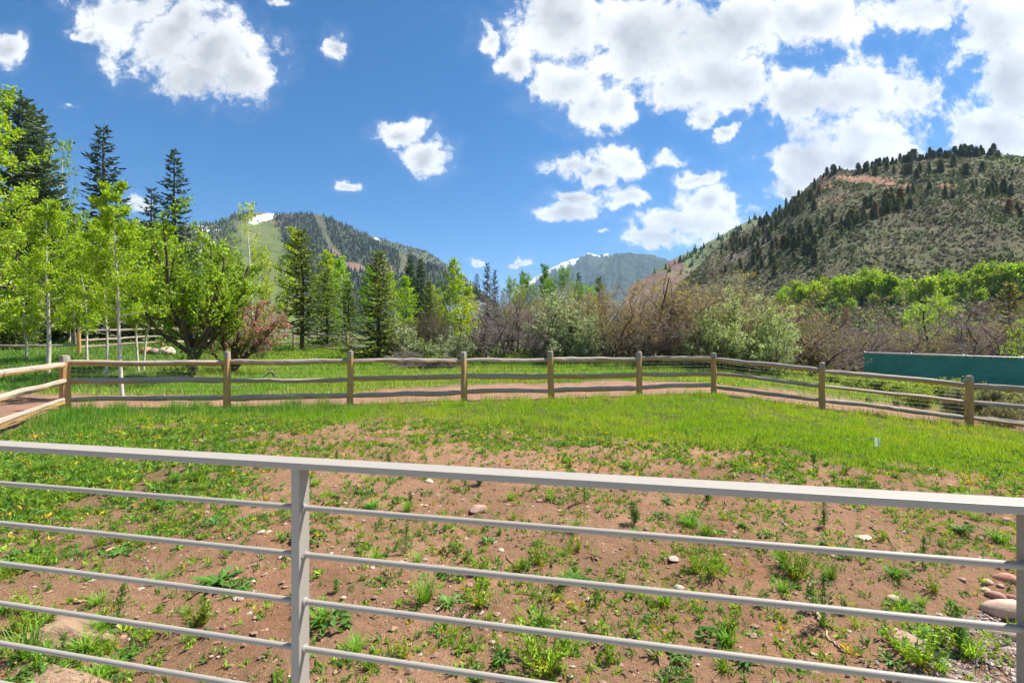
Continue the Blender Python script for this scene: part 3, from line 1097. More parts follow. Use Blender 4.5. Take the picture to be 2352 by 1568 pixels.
def post_mesh(H, w, seed, amber=0.8, sink=0.25):
    """Local X runs up the post so the grain follows it."""
    g = np.random.default_rng(seed)
    n, k = 16, 10
    x = np.concatenate([[-sink], np.linspace(0, H, n - 1)])
    a = np.arange(k) / k * 2 * np.pi
    sq = 1 / np.maximum(np.abs(np.cos(a + g.uniform(-.15, .15))), np.abs(np.sin(a)))
    sec = 0.5 * sq + 0.5 + g.normal(size=k) * 0.035
    wob = 1 + 0.06 * fbm(x[:, None] * 3 + 0 * a[None], a[None] + 0 * x[:, None], 3, seed)
    rr = sec[None] * wob * (w / 2) * (1.06 - 0.10 * np.clip(x / H, 0, 1))[:, None]
    rr[-1] *= 0.90
    V = np.stack([np.broadcast_to(x[:, None], rr.shape) + 0 * rr, np.cos(a)[None] * rr + 0.012 * fbm(x * 1.5, x * 0, 2, seed)[:, None], np.sin(a)[None] * rr], -1)
    V[-1, :, 0] += g.normal(size=k) * 0.006
    up = x / H
    f = 1.4 * amber * sstep(0.97, 0.80, up)
    f = np.broadcast_to(f[:, None], rr.shape) * (0.6 + 0.5 * vnoise(a[None] * 1.2 + seed, x[:, None] * 1.2, seed))
    mb = MB()
    F = [(i * k + j, i * k + (j + 1) % k, (i + 1) * k + (j + 1) % k, (i + 1) * k + j) for i in range(n - 1) for j in range(k)]
    mb.add(V, F, np.repeat(f.reshape(-1, 1), 3, 1))
    c = V[-1].mean(0) + np.array([0.012, 0, 0])
    mb.add(np.concatenate([V[-1], [c]]), [(j, (j + 1) % k, k) for j in range(k)], (0.05, 0.05, 0.05))
    return mb.mesh('post', M['wood'])


def place_between(o, a, b):
    d = Vector(b) - Vector(a)
    o.location = a
    yaw = math.atan2(d.y, d.x)
    pitch = -math.atan2(d.z, math.hypot(d.x, d.y))
    o.rotation_euler = (0, pitch, yaw)


def build_fence():
    root = empty('split_rail_fence', (0, 0, 0))
    tag(root, 'weathered three-rail split-rail fence running along the far edge of the grass', 'fence')
    hs = [1.2, 1.17, 1.318, 1.36, 1.30, 1.36, 1.29, 1.24, 1.30, 1.30, 1.3]
    tops = []
    for i, (x, y, z) in enumerate(POSTS):
        H = hs[i]
        o = link('post', post_mesh(H, 0.155 if i != 1 else 0.19, 500 + i, 0.85 if i in (1, 2, 3, 9) else 0.62), root, (x, y, z))
        o.rotation_euler = (R(rnd.uniform(-180, 180)), R(-90 + rnd.uniform(-.8, .8)), R(rnd.uniform(-.5, .5)))
        tops.append(H)
    for i in range(len(POSTS) - 1):
        a, b = np.array(POSTS[i]), np.array(POSTS[i + 1])
        L = np.linalg.norm(b - a)
        for j, hh in enumerate((1.075, 0.635, 0.225)):
            g = rnd.uniform
            pa = (a[0], a[1], a[2] + hh * (hs[i] / 1.3) ** 0.6 + g(-.025, .025))
            pb = (b[0], b[1], b[2] + hh * (hs[i + 1] / 1.3) ** 0.6 + g(-.025, .025))
            o = link('rail', rail_mesh(L, 0.125 + g(-.012, .012), 0.148 + g(-.02, .025), 900 + i * 3 + j, g(0.1, 0.9), g(0.01, 0.045)), root)
            place_between(o, pa, pb)
    # welded wire on the outside of the rails
    mb = MB()
    for i in range(1, len(POSTS) - 2):
        a, b = np.array(POSTS[i]), np.array(POSTS[i + 1])
        d = unit((b - a)[None, :2])[0]
        nrm = np.array([-d[1], d[0]]) * 0.085
        if i == 0: nrm = -nrm
        n = int(np.linalg.norm(b - a) / 0.102)
        t = (np.arange(n) + 0.5) / n
        base = a + (b - a) * t[:, None] + np.array([nrm[0], nrm[1], 0])
        lines = [np.stack([base + [0, 0, 0.02], base + [0, 0, 1.0]], 1)]
        zz = np.arange(0.03, 1.0, 0.102)
        o0 = a + np.array([nrm[0], nrm[1], 0]); o1 = b + np.array([nrm[0], nrm[1], 0])
        lines.append(np.stack([np.stack([o0 + [0, 0, z] for z in zz]), np.stack([o1 + [0, 0, z] for z in zz])], 1))
        Pn = np.concatenate(lines)
        V, F = tubes(Pn, np.full(Pn.shape[:2], 0.0011), 3)
        mb.add(V, F)
    mb.obj('wire_mesh', M['wire'], root)
    return root


build_fence()


def build_rear_fence():
    root = empty('rear_rail_fence', (0, 0, 0))
    tag(root, 'grey two-rail fence under the spruces with a fallen rail propped on one post', 'fence')
    pts = [P(-330, 838, 19.5), P(-60, 822, 20.5), P(182, 815, 21.7), P(372, 801, 25.0), P(520, 800, 28.0), P(675, 803, 30.0), P(798, 822, 27.0), P(906, 842, 25.0)]
    hs = [1.2, 1.2, 1.28, 1.25, 1.2, 1.28, 1.42, 1.22]
    for i, p in enumerate(pts):
        p[2] = float(gz(p[0], p[1])) if i in (0, 1, 4, 7) else p[2]
        o = link('post', post_mesh(hs[i], 0.13, 700 + i, 0.45), root, p)
        o.rotation_euler = (R(rnd.uniform(-180, 180)), R(-90 + rnd.uniform(-2, 2)), R(rnd.uniform(-2, 2)))
    for i in range(len(pts) - 1):
        a, b = pts[i], pts[i + 1]
        three = i in (2, 6)
        for j, hh in enumerate((1.08, 0.66, 0.34) if three else (1.08, 0.42)):
            if i == 1 and j == 0:
                continue
            o = link('rail', rail_mesh(float(np.linalg.norm(b - a)), 0.10, 0.115, 1200 + i * 3 + j, 0.2, 0.05), root)
            place_between(o, a + [0, 0, hh + rnd.uniform(-.03, .03)], b + [0, 0, hh + rnd.uniform(-.03, .03)])
    lean = link('fallen_rail', rail_mesh(2.9, 0.095, 0.11, 1300, 0.7, 0.03), root)
    q = P(688, 817, 27.6); q[2] = float(gz(q[0], q[1])) + 0.06
    place_between(lean, q, pts[6] + np.array([-0.05, -0.06, 1.0]))
    return root


build_rear_fence()


# ------------------------------------------------------------------ green windscreen fence on the right
def build_windscreen():
    root = empty('windscreen_fence', (0, 0, 0))
    tag(root, 'dark green windscreen cloth on a galvanised pipe frame behind the fence on the right', 'fence')
    L0, L1 = P(1985, 809, 27.0), P(2500, 826.5, 21.5)
    n = 90
    t = np.linspace(0, 1, n)
    top = L0 + (L1 - L0) * t[:, None]
    botz = gz(top[:, 0], top[:, 1]) - 0.05
    m = 26
    v = np.linspace(0, 1, m)
    nd = unit(np.cross(L1 - L0, [0, 0, 1])[None])[0]
    W = np.empty((n, m, 3))
    W[:, :, :2] = top[:, None, :2]
    W[:, :, 2] = (top[:, 2] - 0.05)[:, None] * (1 - v) + botz[:, None] * v
    sag = 0.03 * np.abs(np.sin(t * 24 * np.pi / 2))[:, None] * np.exp(-v * 9)[None]
    W[:, :, 2] -= sag
    bow = 0.13 * fbm(t[:, None] * 14 + v[None] * 2, v[None] * 2.5 + 0 * t[:, None], 4, 4) + 0.03 * np.sin(t[:, None] * 60 + v[None] * 5)
    W += nd * (bow[:, :, None] * np.sin(np.pi * np.clip(v * 0.9 + 0.05, 0, 1))[None, :, None])
    W2 = W + nd * 0.004
    mb = MB()
    mb.add(W, grid_faces(n, m), (1, 1, 1)); mb.add(W2, grid_faces(n, m)[:, ::-1], (1, 1, 1))
    mt, tt, out = new_mat('windscreen_cloth')
    co = tt.node('ShaderNodeNewGeometry').outputs['Position']
    nz = tt.noise(co, 1.6, 6, 0.65)
    nf = tt.noise(tt.mapping(co, (40, 40, 90)), 1.0, 2, 0.5)
    c = tt.mix(tt.math('ADD', tt.math('MULTIPLY', nz, 0.7), tt.math('MULTIPLY', nf, 0.3)), (0.03, 0.15, 0.138), (0.10, 0.34, 0.30))
    principled(tt, out, c, 0.7, 0.25, normal=bump(tt, nz, 0.3, 0.05))
    mb.obj('cloth', mt, root, True)
    mb = MB()
    V, F = tubes(top[None, ::6] + [0, 0, 0.0], np.full((1, len(top[::6])), 0.03), 10)
    mb.add(V, F); mb.obj('top_pipe', M['galv_pipe'], root, True)
    for k in range(5):
        q = L0 + (L1 - L0) * (k / 4.0)
        q = q - nd * 0.14
        z0 = float(gz(q[0], q[1])) - 0.1
        mb = MB()
        V, F = tubes(np.array([[[q[0], q[1], z0], [q[0], q[1], (z0 + q[2]) / 2], [q[0], q[1], q[2] + 0.06]]]), np.array([[.028, .028, .028]]), 10)
        mb.add(V, F); mb.add(np.concatenate([V[-10:], [[q[0], q[1], q[2] + 0.085]]]), [(j, (j + 1) % 10, 10) for j in range(10)])
        mb.obj('pipe_post', M['galv_pipe'], root, True)
    for k in range(24):
        q = L0 + (L1 - L0) * ((k + 0.5) / 24.0)
        ring = np.array([[q[0] + nd[0] * 0.036 * math.cos(s), q[1] + nd[1] * 0.036 * math.cos(s), q[2] - 0.025 + 0.062 * math.sin(s)] for s in np.linspace(0, 2 * math.pi, 9)])
        mb = MB(); V, F = tubes(ring[None], np.full((1, 9), 0.004), 4)
        mb.add(V, F); mb.obj('tie', M['galv_pipe'], root)
    return root


build_windscreen()

# ------------------------------------------------------------------ trees: growth
def ortho(d, az):
    ref = Vector((0, 0, 1)) if abs(d.z) < 0.9 else Vector((1, 0, 0))
    u = d.cross(ref).normalized(); w = d.cross(u)
    return u * math.cos(az) + w * math.sin(az)


class Grow:
    """Recursive branching; collects polylines by level."""
    def __init__(self, seed, spec):
        self.r = random.Random(seed)
        self.spec = spec
        self.lv = [[] for _ in spec]

    def branch(self, p, d, L, rad, lvl, tip=0.35):
        s = self.spec[lvl]
        r = self.r
        n = s['seg']
        pts, rads = [p.copy()], [rad]
        dd = d.copy()
        q = p.copy()
        st = L / n
        for i in range(n):
            dd = dd + Vector((r.gauss(0, 1), r.gauss(0, 1), r.gauss(0, 1))) * s['jit'] + Vector((0, 0, s['trop']))
            dd.normalize()
            q = q + dd * st
            pts.append(q.copy()); rads.append(rad * (1 - (1 - tip) * (i + 1) / n))
        self.lv[lvl].append((pts, rads))
        if lvl + 1 < len(self.spec):
            c = self.spec[lvl + 1]
            k = max(1, int(c['n'] * (0.75 + 0.5 * r.random()) * (c.get('perlen', 0) * L if c.get('perlen') else 1)))
            az = r.uniform(0, 6.28)
            for i in range(k):
                t = c['t0'] + (1 - c['t0']) * (i + r.random()) / k
                f = t * n
                j = min(int(f), n - 1)
                pp = pts[j].lerp(pts[j + 1], f - j)
                dr = (pts[j + 1] - pts[j]).normalized()
                az += 2.4 + r.gauss(0, 0.4)
                ang = R(c['ang'] + r.gauss(0, c.get('angj', 10)))
                nd = dr * math.cos(ang) + ortho(dr, az) * math.sin(ang)
                shape = c['prof'](t) if 'prof' in c else (1 - 0.55 * t)
                LL = (c['len'] if c.get('abs') else L * c['len']) * shape * r.uniform(0.7, 1.25)
                self.branch(pp, nd, LL, max(rads[j] * c['rad'], c.get('rmin', 0.002)), lvl + 1, c.get('tip', 0.35))

    def wood(self, mb, sides, cols, mat=0, tip_col=None):
        for l, br in enumerate(self.lv):
            if not br or sides[l] == 0:
                continue
            Pt = np.array([[tuple(v) for v in b[0]] for b in br]); Rd = np.array([b[1] for b in br])
            V, F = tubes(Pt, Rd, sides[l])
            mb.add(V, F, cols[l] if np.ndim(cols[0]) else cols, mat)

    def along(self, lvl, k, g, lo=0.2):
        """k random points along every branch of a level, with directions."""
        br = self.lv[lvl]
        Pt = np.array([[tuple(v) for v in b[0]] for b in br])
        B, n, _ = Pt.shape
        t = g.uniform(lo, 1.0, (B, k)) * (n - 1) * 0.9999
        j = t.astype(int); f = (t - j)[..., None]
        bi = np.arange(B)[:, None]
        p = Pt[bi, j] * (1 - f) + Pt[bi, j + 1] * f
        d = unit(Pt[bi, j + 1] - Pt[bi, j])
        return p.reshape(-1, 3), d.reshape(-1, 3)


def tree_thing(name, wood, crown, wmats, cmats, label=None, cat='tree', group=None):
    root = empty(name)
    link('trunk', wood.mesh('trunk', wmats, True), root)
    if crown is not None:
        link('crown', crown.mesh('crown', cmats), root)
    return tag(root, label, cat, group)


GREEN = np.array([.31, .47, .024])
def aspen(seed, H=6.0, rad=0.055, crown0=0.26, width=1.15, leaf=0.058, nleaf=24, col=GREEN, lean=(0, 0), nb=34, dens=1.0, wc=(1, 1, 1)):
    g = np.random.default_rng(seed)
    spec = [dict(seg=12, jit=0.035, trop=0.03),
            dict(seg=6, jit=0.10, trop=0.05, n=nb, t0=crown0, ang=62, angj=12, len=width, abs=True, rad=0.38, rmin=.006, prof=lambda t: (0.55 + 0.9 * math.sin(math.pi * min(1, max(0, (t - 0.15) / 0.95)) ** 0.8)) * (1.12 - t * 0.62)),
            dict(seg=3, jit=0.16, trop=0.05, n=8 * dens, t0=0.22, ang=45, angj=16, len=0.36, rad=0.4, rmin=.003)]
    G = Grow(seed, spec)
    G.branch(Vector((0, 0, -0.15)), Vector((lean[0], lean[1], 1)).normalized(), H + 0.15, rad, 0, 0.12)
    mb = MB()
    G.wood(mb, (8, 5, 3), [tuple(np.array(q) * wc) for q in ((1, 1, 1), (.8, .78, .7), (.6, .56, .45))])
    cr = MB()
    for lv, k, lo in ((2, nleaf, 0.2), (1, int(nleaf * 2.2), 0.35)):
        p, d = G.along(lv, k, g, lo)
        p = p + g.normal(size=p.shape) * leaf * 0.9 + np.array([0, 0, -leaf * 0.4])
        cr.add(*leaves(p, leaf, leaf * 0.92, col, 0.2, g, None, 0.22))
    p, d = G.along(0, 60, g, 0.8)
    cr.add(*leaves(p + g.normal(size=p.shape) * leaf * 1.5, leaf, leaf * .9, col, 0.2, g))
    return mb, cr


def spruce(seed, H=6.0, rw=1.6, whorl=0.24, bare=0.1, col=(.034, .058, .030), tipc=(.070, .105, .036), dens=1.0, droop=0.35, twig=0.26, card=0.055, ragged=0.25, power=0.85):
    g = np.random.default_rng(seed)
    r = random.Random(seed)
    mb = MB()
    n = 14
    tz = np.linspace(-0.1, H, n)
    tp = np.stack([0.012 * H * fbm(tz * 0.5, tz * 0, 2, seed), 0.012 * H * fbm(tz * 0.5, tz * 0 + 9, 2, seed), tz], -1)[None]
    tr = (0.019 * H * (1 - np.clip(tz / H, 0, 1)) ** 0.9 + 0.006)[None]
    V, F = tubes(tp, tr, 8)
    mb.add(V, F, (.11, .08, .06))
    bp, br_, tc, ta, tb_, tl = [], [], [], [], [], []
    z = bare * H
    cc = []
    while z < H * 0.985:
        f = (z - bare * H) / (H * (1 - bare))
        k = r.randint(5, 7)
        az = r.uniform(0, 6.28)
        for i in range(k):
            az += 6.28 / k + r.gauss(0, 0.3)
            L = rw * ((1 - f) ** power) * (1 - 0.55 * max(0, 0.12 - f) / 0.12) * r.uniform(1 - ragged * 1.6, 1 + ragged * 0.6) + 0.10
            zz = z + r.uniform(-.4, .4) * whorl
            rise = (0.45 - 0.75 * (1 - f)) * 0.8 + r.gauss(0, 0.08)
            m = 6
            t = np.linspace(0, 1, m)
            out = np.array([math.cos(az), math.sin(az), 0])
            side = np.array([-math.sin(az), math.cos(az), 0])
            ctr = np.array([np.interp(zz, tz, tp[0, :, 0]), np.interp(zz, tz, tp[0, :, 1]), zz])
            cur = ctr + out * (t * L)[:, None] + np.array([0, 0, 1]) * ((rise * t + (droop * (1 - f)) * (t ** 2.2 - t) * 1.0 + 0.22 * droop * t ** 3) * L)[:, None]
            cur += side * (0.06 * L * math.sin(r.uniform(0, 6)) * t ** 2)[:, None]
            bp.append(cur); br_.append(0.011 * (0.6 + L) * (1 - 0.8 * t))
            nt = max(4, int(L / 0.085 * dens))
            q = (np.arange(nt) + g.uniform(0, 1, nt)) / nt * 0.92 + 0.08
            pos = np.stack([np.interp(q, t, cur[:, a]) for a in range(3)], -1)
            tang = unit(np.gradient(cur, axis=0))
            dirs = np.stack([np.interp(q, t, tang[:, a]) for a in range(3)], -1)
            sg = np.where(np.arange(nt) % 2 == 0, 1.0, -1.0)[:, None]
            tlen = twig * (0.5 + 0.75 * np.minimum(1, L / 0.9)) * (1.1 - 0.62 * q) * g.uniform(0.7, 1.3, nt)
            a = unit(dirs * 0.75 + side * sg * 0.75 + np.array([0, 0, -0.22]) * droop * 2 + g.normal(size=(nt, 3)) * 0.16)
            tc.append(pos + a * tlen[:, None] * 0.5); ta.append(a); tl.append(tlen)
            cc.append(np.clip(q * 0.8 + g.normal(size=nt) * 0.2 + 0.15 * f, 0, 1))
            # end shoot
            tc.append(cur[-1:] + tang[-1:] * twig * .3); ta.append(tang[-1:]); tl.append(np.array([twig * 0.9])); cc.append(np.array([1.0]))
        z += whorl * (0.75 + 0.5 * r.random()) * (0.65 + 0.35 * (1 - f))
    V, F = tubes(np.array(bp), np.array(br_), 3)
    mb.add(V, F, (.085, .065, .05))
    tc, ta, tl, cc = np.concatenate(tc), np.concatenate(ta), np.concatenate(tl), np.concatenate(cc)
    N = len(tc)
    cr = MB()
    for kk in range(2):
        nrm = unit(g.normal(size=(N, 3)) * 0.5 + (np.array([0, 0, 1.0]) if kk == 0 else g.normal(size=(N, 3))))
        b = unit(np.cross(nrm, ta))
        nn = np.cross(ta, b)
        V, F = leaf_quads(tc + g.normal(size=(N, 3)) * card * .2, ta, b, nn, tl * (1.0 if kk == 0 else 0.85), np.full(N, card * (1.5 if kk == 0 else 1.1)))
        c = np.asarray(col)[None] * (1 - cc[:, None]) + np.asarray(tipc)[None] * cc[:, None]
        c = c * (1 + g.normal(size=(N, 1)) * 0.2).clip(.5, 1.6)
        cr.add(V, F, np.repeat(c, 4, 0))
    return mb, cr


def oak(seed, H=3.8, stems=8, spread=0.5, twigs=1.0, buds=0, budcol=(.24, .22, .05), wood=(.11, .085, .07), twigc=(.35, .295, .26), rad=.055, blossom=0, bl_col=(.66, .70, .48), leafn=0, leaf=0.05, leafc=(.12, .20, .03), crook=0.2, droop=0.0):
    g = np.random.default_rng(seed)
    spec = [dict(seg=7, jit=crook, trop=0.07),
            dict(seg=5, jit=crook * 1.1, trop=0.05 - droop, n=8, t0=0.2, ang=48, angj=14, len=0.58, rad=0.55, prof=lambda t: 1.1 - 0.5 * t),
            dict(seg=4, jit=crook * 1.1, trop=0.04 - droop, n=7 * twigs, t0=0.1, ang=46, angj=15, len=0.52, rad=0.5, rmin=.005),
            dict(seg=2, jit=0.22, trop=0.03, n=7 * twigs, t0=0.05, ang=42, angj=16, len=0.5, rad=0.55, rmin=.0045, tip=0.5)]
    G = Grow(seed, spec)
    r = G.r
    for i in range(stems):
        az = i / stems * 6.28 + r.uniform(-.4, .4)
        le = spread * r.uniform(0.25, 1.2)
        d = Vector((math.cos(az) * le, math.sin(az) * le, 1)).normalized()
        G.branch(Vector((math.cos(az) * 0.25 * spread * H * .3, math.sin(az) * .25 * spread * H * .3, -0.15)), d, H * r.uniform(0.62, 0.92), rad * r.uniform(.7, 1.2), 0, 0.3)
    mb = MB()
    w, tw = np.array(wood), np.array(twigc)
    G.wood(mb, (6, 5, 3, 3), [tuple(w), tuple(w * .8 + tw * .2), tuple(w * .35 + tw * .65), tuple(tw)])
    cr = None
    if buds or blossom or leafn:
        cr = MB()
        if leafn:
            p, d = G.along(3, leafn, g, 0.1)
            cr.add(*leaves(p + g.normal(size=p.shape) * leaf, leaf, leaf * 0.7, leafc, 0.2, g, None, .25))
        if buds:
            p, d = G.along(3, buds, g, 0.5)
            cr.add(*leaves(p + g.normal(size=p.shape) * .015, 0.05, 0.035, budcol, 0.2, g, None, .25))
        if blossom:
            p, d = G.along(3, max(1, int(math.ceil(blossom))), g, 0.45)
            if blossom < 1:
                p = p[g.uniform(size=len(p)) < blossom]
            p = p[p[:, 2] > H * 0.12]
            for k in range(3):
                cr.add(*leaves(p + g.normal(size=p.shape) * .035, 0.07, 0.06, bl_col, 0.3, g, None, .12), 1)
    return mb, cr


# ---- individual trees (frame x, frame y of the top, frame y of the foot or None, depth)
def foot(px, Z, py=None):
    X = (px - CX) / FD * Z
    return np.array([X, Z, float(gz(X, Z))])


def hgt(py_top, Z, base):
    return CZ + (CY - py_top) / FD * Z - base[2]


def col_of(o, c):
    o.color = (*c, 1)
    for ch in o.children:
        ch.color = (*c, 1)


def plant(proto, px, ptop, Z, H0, label, w=1.0, rz=None, color=None, group=None, first=None, cat=None):
    """Copy a prototype so that its top reaches ptop on the bearing px at depth Z."""
    b = foot(px, Z)
    if 'h0' not in proto:
        proto['h0'] = float(max(v.co.z for ch in proto.children for v in ch.data.vertices))
    k = hgt(ptop, Z, b) / proto['h0']
    o = copy_thing(proto, b - np.array([0, 0, 0.03]), rnd.uniform(0, 6.28) if rz is None else rz, (k * w, k * w, k), label, color)
    del o['h0']
    if group: o['group'] = group
    if cat: o['category'] = cat
    return o


PROTOS = []
def proto(root):
    PROTOS.append(root)
    return root


spr_dense = proto(tree_thing('spruce_tree', *spruce(21, 12.0, 2.5, 0.30, 0.03, (.085, .130, .082), (.165, .225, .125), 0.95, 0.45, 0.42, 0.09, 0.2, 0.75), M['bark'], M['needle']))
spr_open = proto(tree_thing('spruce_tree', *spruce(22, 12.0, 2.4, 0.42, 0.06, (.085, .122, .080), (.155, .200, .115), 0.9, 0.25, 0.40, 0.08, 0.3, 0.9), M['bark'], M['needle']))
spr_gold = proto(tree_thing('spruce_tree', *spruce(23, 6.0, 1.75, 0.21, 0.015, (.095, .145, .038), (.290, .330, .060), 1.2, 0.42, 0.28, 0.062, 0.28, 0.8), M['bark'], M['needle']))
spr_tall = proto(tree_thing('spruce_tree', *spruce(24, 7.6, 1.6, 0.22, 0.17, (.090, .138, .042), (.235, .285, .060), 1.15, 0.4, 0.30, 0.062, 0.35, 0.62), M['bark'], M['needle']))
asp_far = proto(tree_thing('aspen_tree', *aspen(31, 9.0, 0.09, 0.18, 1.25, 0.15, 8, GREEN * .95, (0, 0), 34, .9), M['aspen_bark'], M['leaf']))
asp_wide = proto(tree_thing('cottonwood_tree', *aspen(32, 9.0, 0.11, 0.15, 2.1, 0.15, 8, GREEN * .9, (0, 0), 40, .8, (.2, .16, .13)), M['bark'], M['leaf']))
asp_thin = proto(tree_thing('aspen_tree', *aspen(33, 10.0, 0.09, 0.2, 1.9, 0.12, 4, GREEN, (.02, 0), 30, .8), M['aspen_bark'], M['leaf']))

# tall trees at the left edge
plant(spr_dense, 45, 212, 27, 12, 'huge dense blue-green spruce at the left edge behind the young aspens', 1.12, cat='tree')
_mb, _cr = aspen(36, 10.2, .10, .12, 1.9, .10, 15, GREEN, (0, 0), 60, 1.0)
_o = tree_thing('aspen_tree', _mb, _cr, M['aspen_bark'], M['leaf'], 'yellow-green leafy tree cut off by the left edge of the photo', 'tree')
_o.location = foot(-45, 17.5)
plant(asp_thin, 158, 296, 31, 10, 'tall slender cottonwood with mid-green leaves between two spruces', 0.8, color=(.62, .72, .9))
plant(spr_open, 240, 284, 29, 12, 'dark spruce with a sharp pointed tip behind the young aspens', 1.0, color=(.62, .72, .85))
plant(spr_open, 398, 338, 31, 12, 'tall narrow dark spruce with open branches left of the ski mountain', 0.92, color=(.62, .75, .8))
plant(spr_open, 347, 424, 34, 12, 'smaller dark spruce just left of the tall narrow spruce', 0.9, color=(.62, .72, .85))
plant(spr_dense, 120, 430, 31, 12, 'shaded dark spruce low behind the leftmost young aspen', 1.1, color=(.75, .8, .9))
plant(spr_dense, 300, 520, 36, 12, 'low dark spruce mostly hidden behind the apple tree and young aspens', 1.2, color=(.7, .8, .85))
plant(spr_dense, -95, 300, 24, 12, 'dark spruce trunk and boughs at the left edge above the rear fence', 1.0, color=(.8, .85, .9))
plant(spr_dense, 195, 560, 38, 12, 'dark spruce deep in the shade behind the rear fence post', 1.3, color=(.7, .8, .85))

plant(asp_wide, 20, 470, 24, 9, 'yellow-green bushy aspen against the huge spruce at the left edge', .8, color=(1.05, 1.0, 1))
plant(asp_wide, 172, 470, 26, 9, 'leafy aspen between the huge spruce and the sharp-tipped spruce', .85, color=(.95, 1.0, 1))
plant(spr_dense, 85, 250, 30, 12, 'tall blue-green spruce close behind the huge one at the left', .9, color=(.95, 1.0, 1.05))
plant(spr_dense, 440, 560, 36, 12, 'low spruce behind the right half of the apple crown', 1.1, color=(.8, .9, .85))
# young aspens inside the meadow
def young(name_label, basexy, Z, top, seed, **kw):
    b = P(basexy[0], basexy[1], Z); b[2] = float(gz(b[0], b[1]))
    tpt = P(top[0], top[1], Z)
    H = tpt[2] - b[2]
    mb, cr = aspen(seed, H, lean=((tpt[0] - b[0]) / H, 0.0), **kw)
    o = tree_thing('young_aspen', mb, cr, M['aspen_bark'], M['leaf'], name_label, 'tree', 'young aspens behind the fence')
    o.location = b
    return o


young('leftmost young aspen, white trunk and bright leaves beside the left corner post', (110, 868), 17.0, (122, 468), 41, rad=.075, width=1.0, nb=40, crown0=.27)
young('young aspen whose trunk kinks left behind the middle rail, tallest of its clump', (282, 912), 12.6, (250, 432), 42, rad=.05, width=.78, nb=42, crown0=.36, leaf=.05)
young('thin young aspen standing straight between the leaning aspen and the corner post', (243, 872), 16.5, (236, 520), 43, rad=.045, width=.85, nb=32, crown0=.3)
young('slim young aspen left of the pair nearest the apple tree', (318, 855), 18.6, (305, 505), 44, rad=.045, width=.9, nb=34, crown0=.3)
young('slim young aspen right beside the apple tree crown', (329, 855), 18.8, (342, 515), 45, rad=.045, width=.9, nb=34, crown0=.3)
young('bushy young aspen filling the gap left of the first slim aspen', (60, 850), 19.5, (70, 600), 46, rad=.05, width=1.0, nb=34, crown0=.25)
young('bushy aspen sapling behind the leaning aspen', (200, 846), 20.0, (196, 560), 47, rad=.05, width=1.1, nb=36, crown0=.25)


# apple tree
def apple():
    g = np.random.default_rng(51)
    spec = [dict(seg=3, jit=0.04, trop=0.1),
            dict(seg=8, jit=0.12, trop=0.045, n=7, t0=0.55, ang=36, angj=8, len=2.9, abs=True, rad=0.40, prof=lambda t: 1.0),
            dict(seg=5, jit=0.15, trop=0.10, n=9, t0=0.22, ang=42, angj=14, len=0.42, rad=0.45, rmin=.008),
            dict(seg=3, jit=0.2, trop=0.06, n=7, t0=0.1, ang=42, angj=16, len=0.42, rad=0.5, rmin=.004)]
    G = Grow(51, spec)
    G.branch(Vector((0, 0, -0.15)), Vector((0.03, 0, 1)), 0.95, 0.155, 0, 0.85)
    for az, el in ((3.05, 34), (0.15, 46), (2.9, 58), (0.3, 66), (1.6, 60), (4.6, 60)):
        G.branch(Vector((0.02, 0, 0.62)), Vector((math.cos(az) * math.cos(R(el)), math.sin(az) * math.cos(R(el)), math.sin(R(el)))), 2.7, .06, 1)
    mb = MB()
    G.wood(mb, (10, 7, 4, 3), [(.115, .085, .065), (.105, .08, .062), (.09, .07, .05), (.10, .085, .05)])
    cr = MB()
    c = np.array([.24, .385, .030])
    p, d = G.along(3, 15, g, 0.1)
    cr.add(*leaves(p + g.normal(size=p.shape) * .055, .08, .052, c, .25, g, None, .25))
    p, d = G.along(2, 13, g, 0.3)
    cr.add(*leaves(p + g.normal(size=p.shape) * .09, .085, .055, c * .9, .25, g, None, .25))
    p, d = G.along(3, 1, g, 0.6)
    p = p[(g.uniform(size=len(p)) < .10) & (p[:, 2] > 3)]
    for k in range(3):
        cr.add(*leaves(p + g.normal(size=p.shape) * .04, .05, .045, (.6, .62, .48), .3, g, None, .1))
    # suckers round the foot
    q = g.normal(size=(420, 3)) * np.array([.42, .35, .22]) + np.array([.1, -.1, .35])
    cr.add(*leaves(q[q[:, 2] > 0.02], .07, .05, c * .75, .2, g))
    o = tree_thing('apple_tree', mb, cr, M['bark'], M['leaf'], 'spreading apple tree with dark forked trunk and dense green leaves behind the fence', 'tree')
    b = foot(438, 17.0)
    o.location = b
    bb = [c for c in o.children if c.name.startswith('crown')][0]
    zs = float(np.percentile([v.co.z for v in bb.data.vertices], 99.3))
    k = hgt(512, 17.0, b) / zs
    o.scale = (k * 0.90, k * .92, k)
    return o


apple()


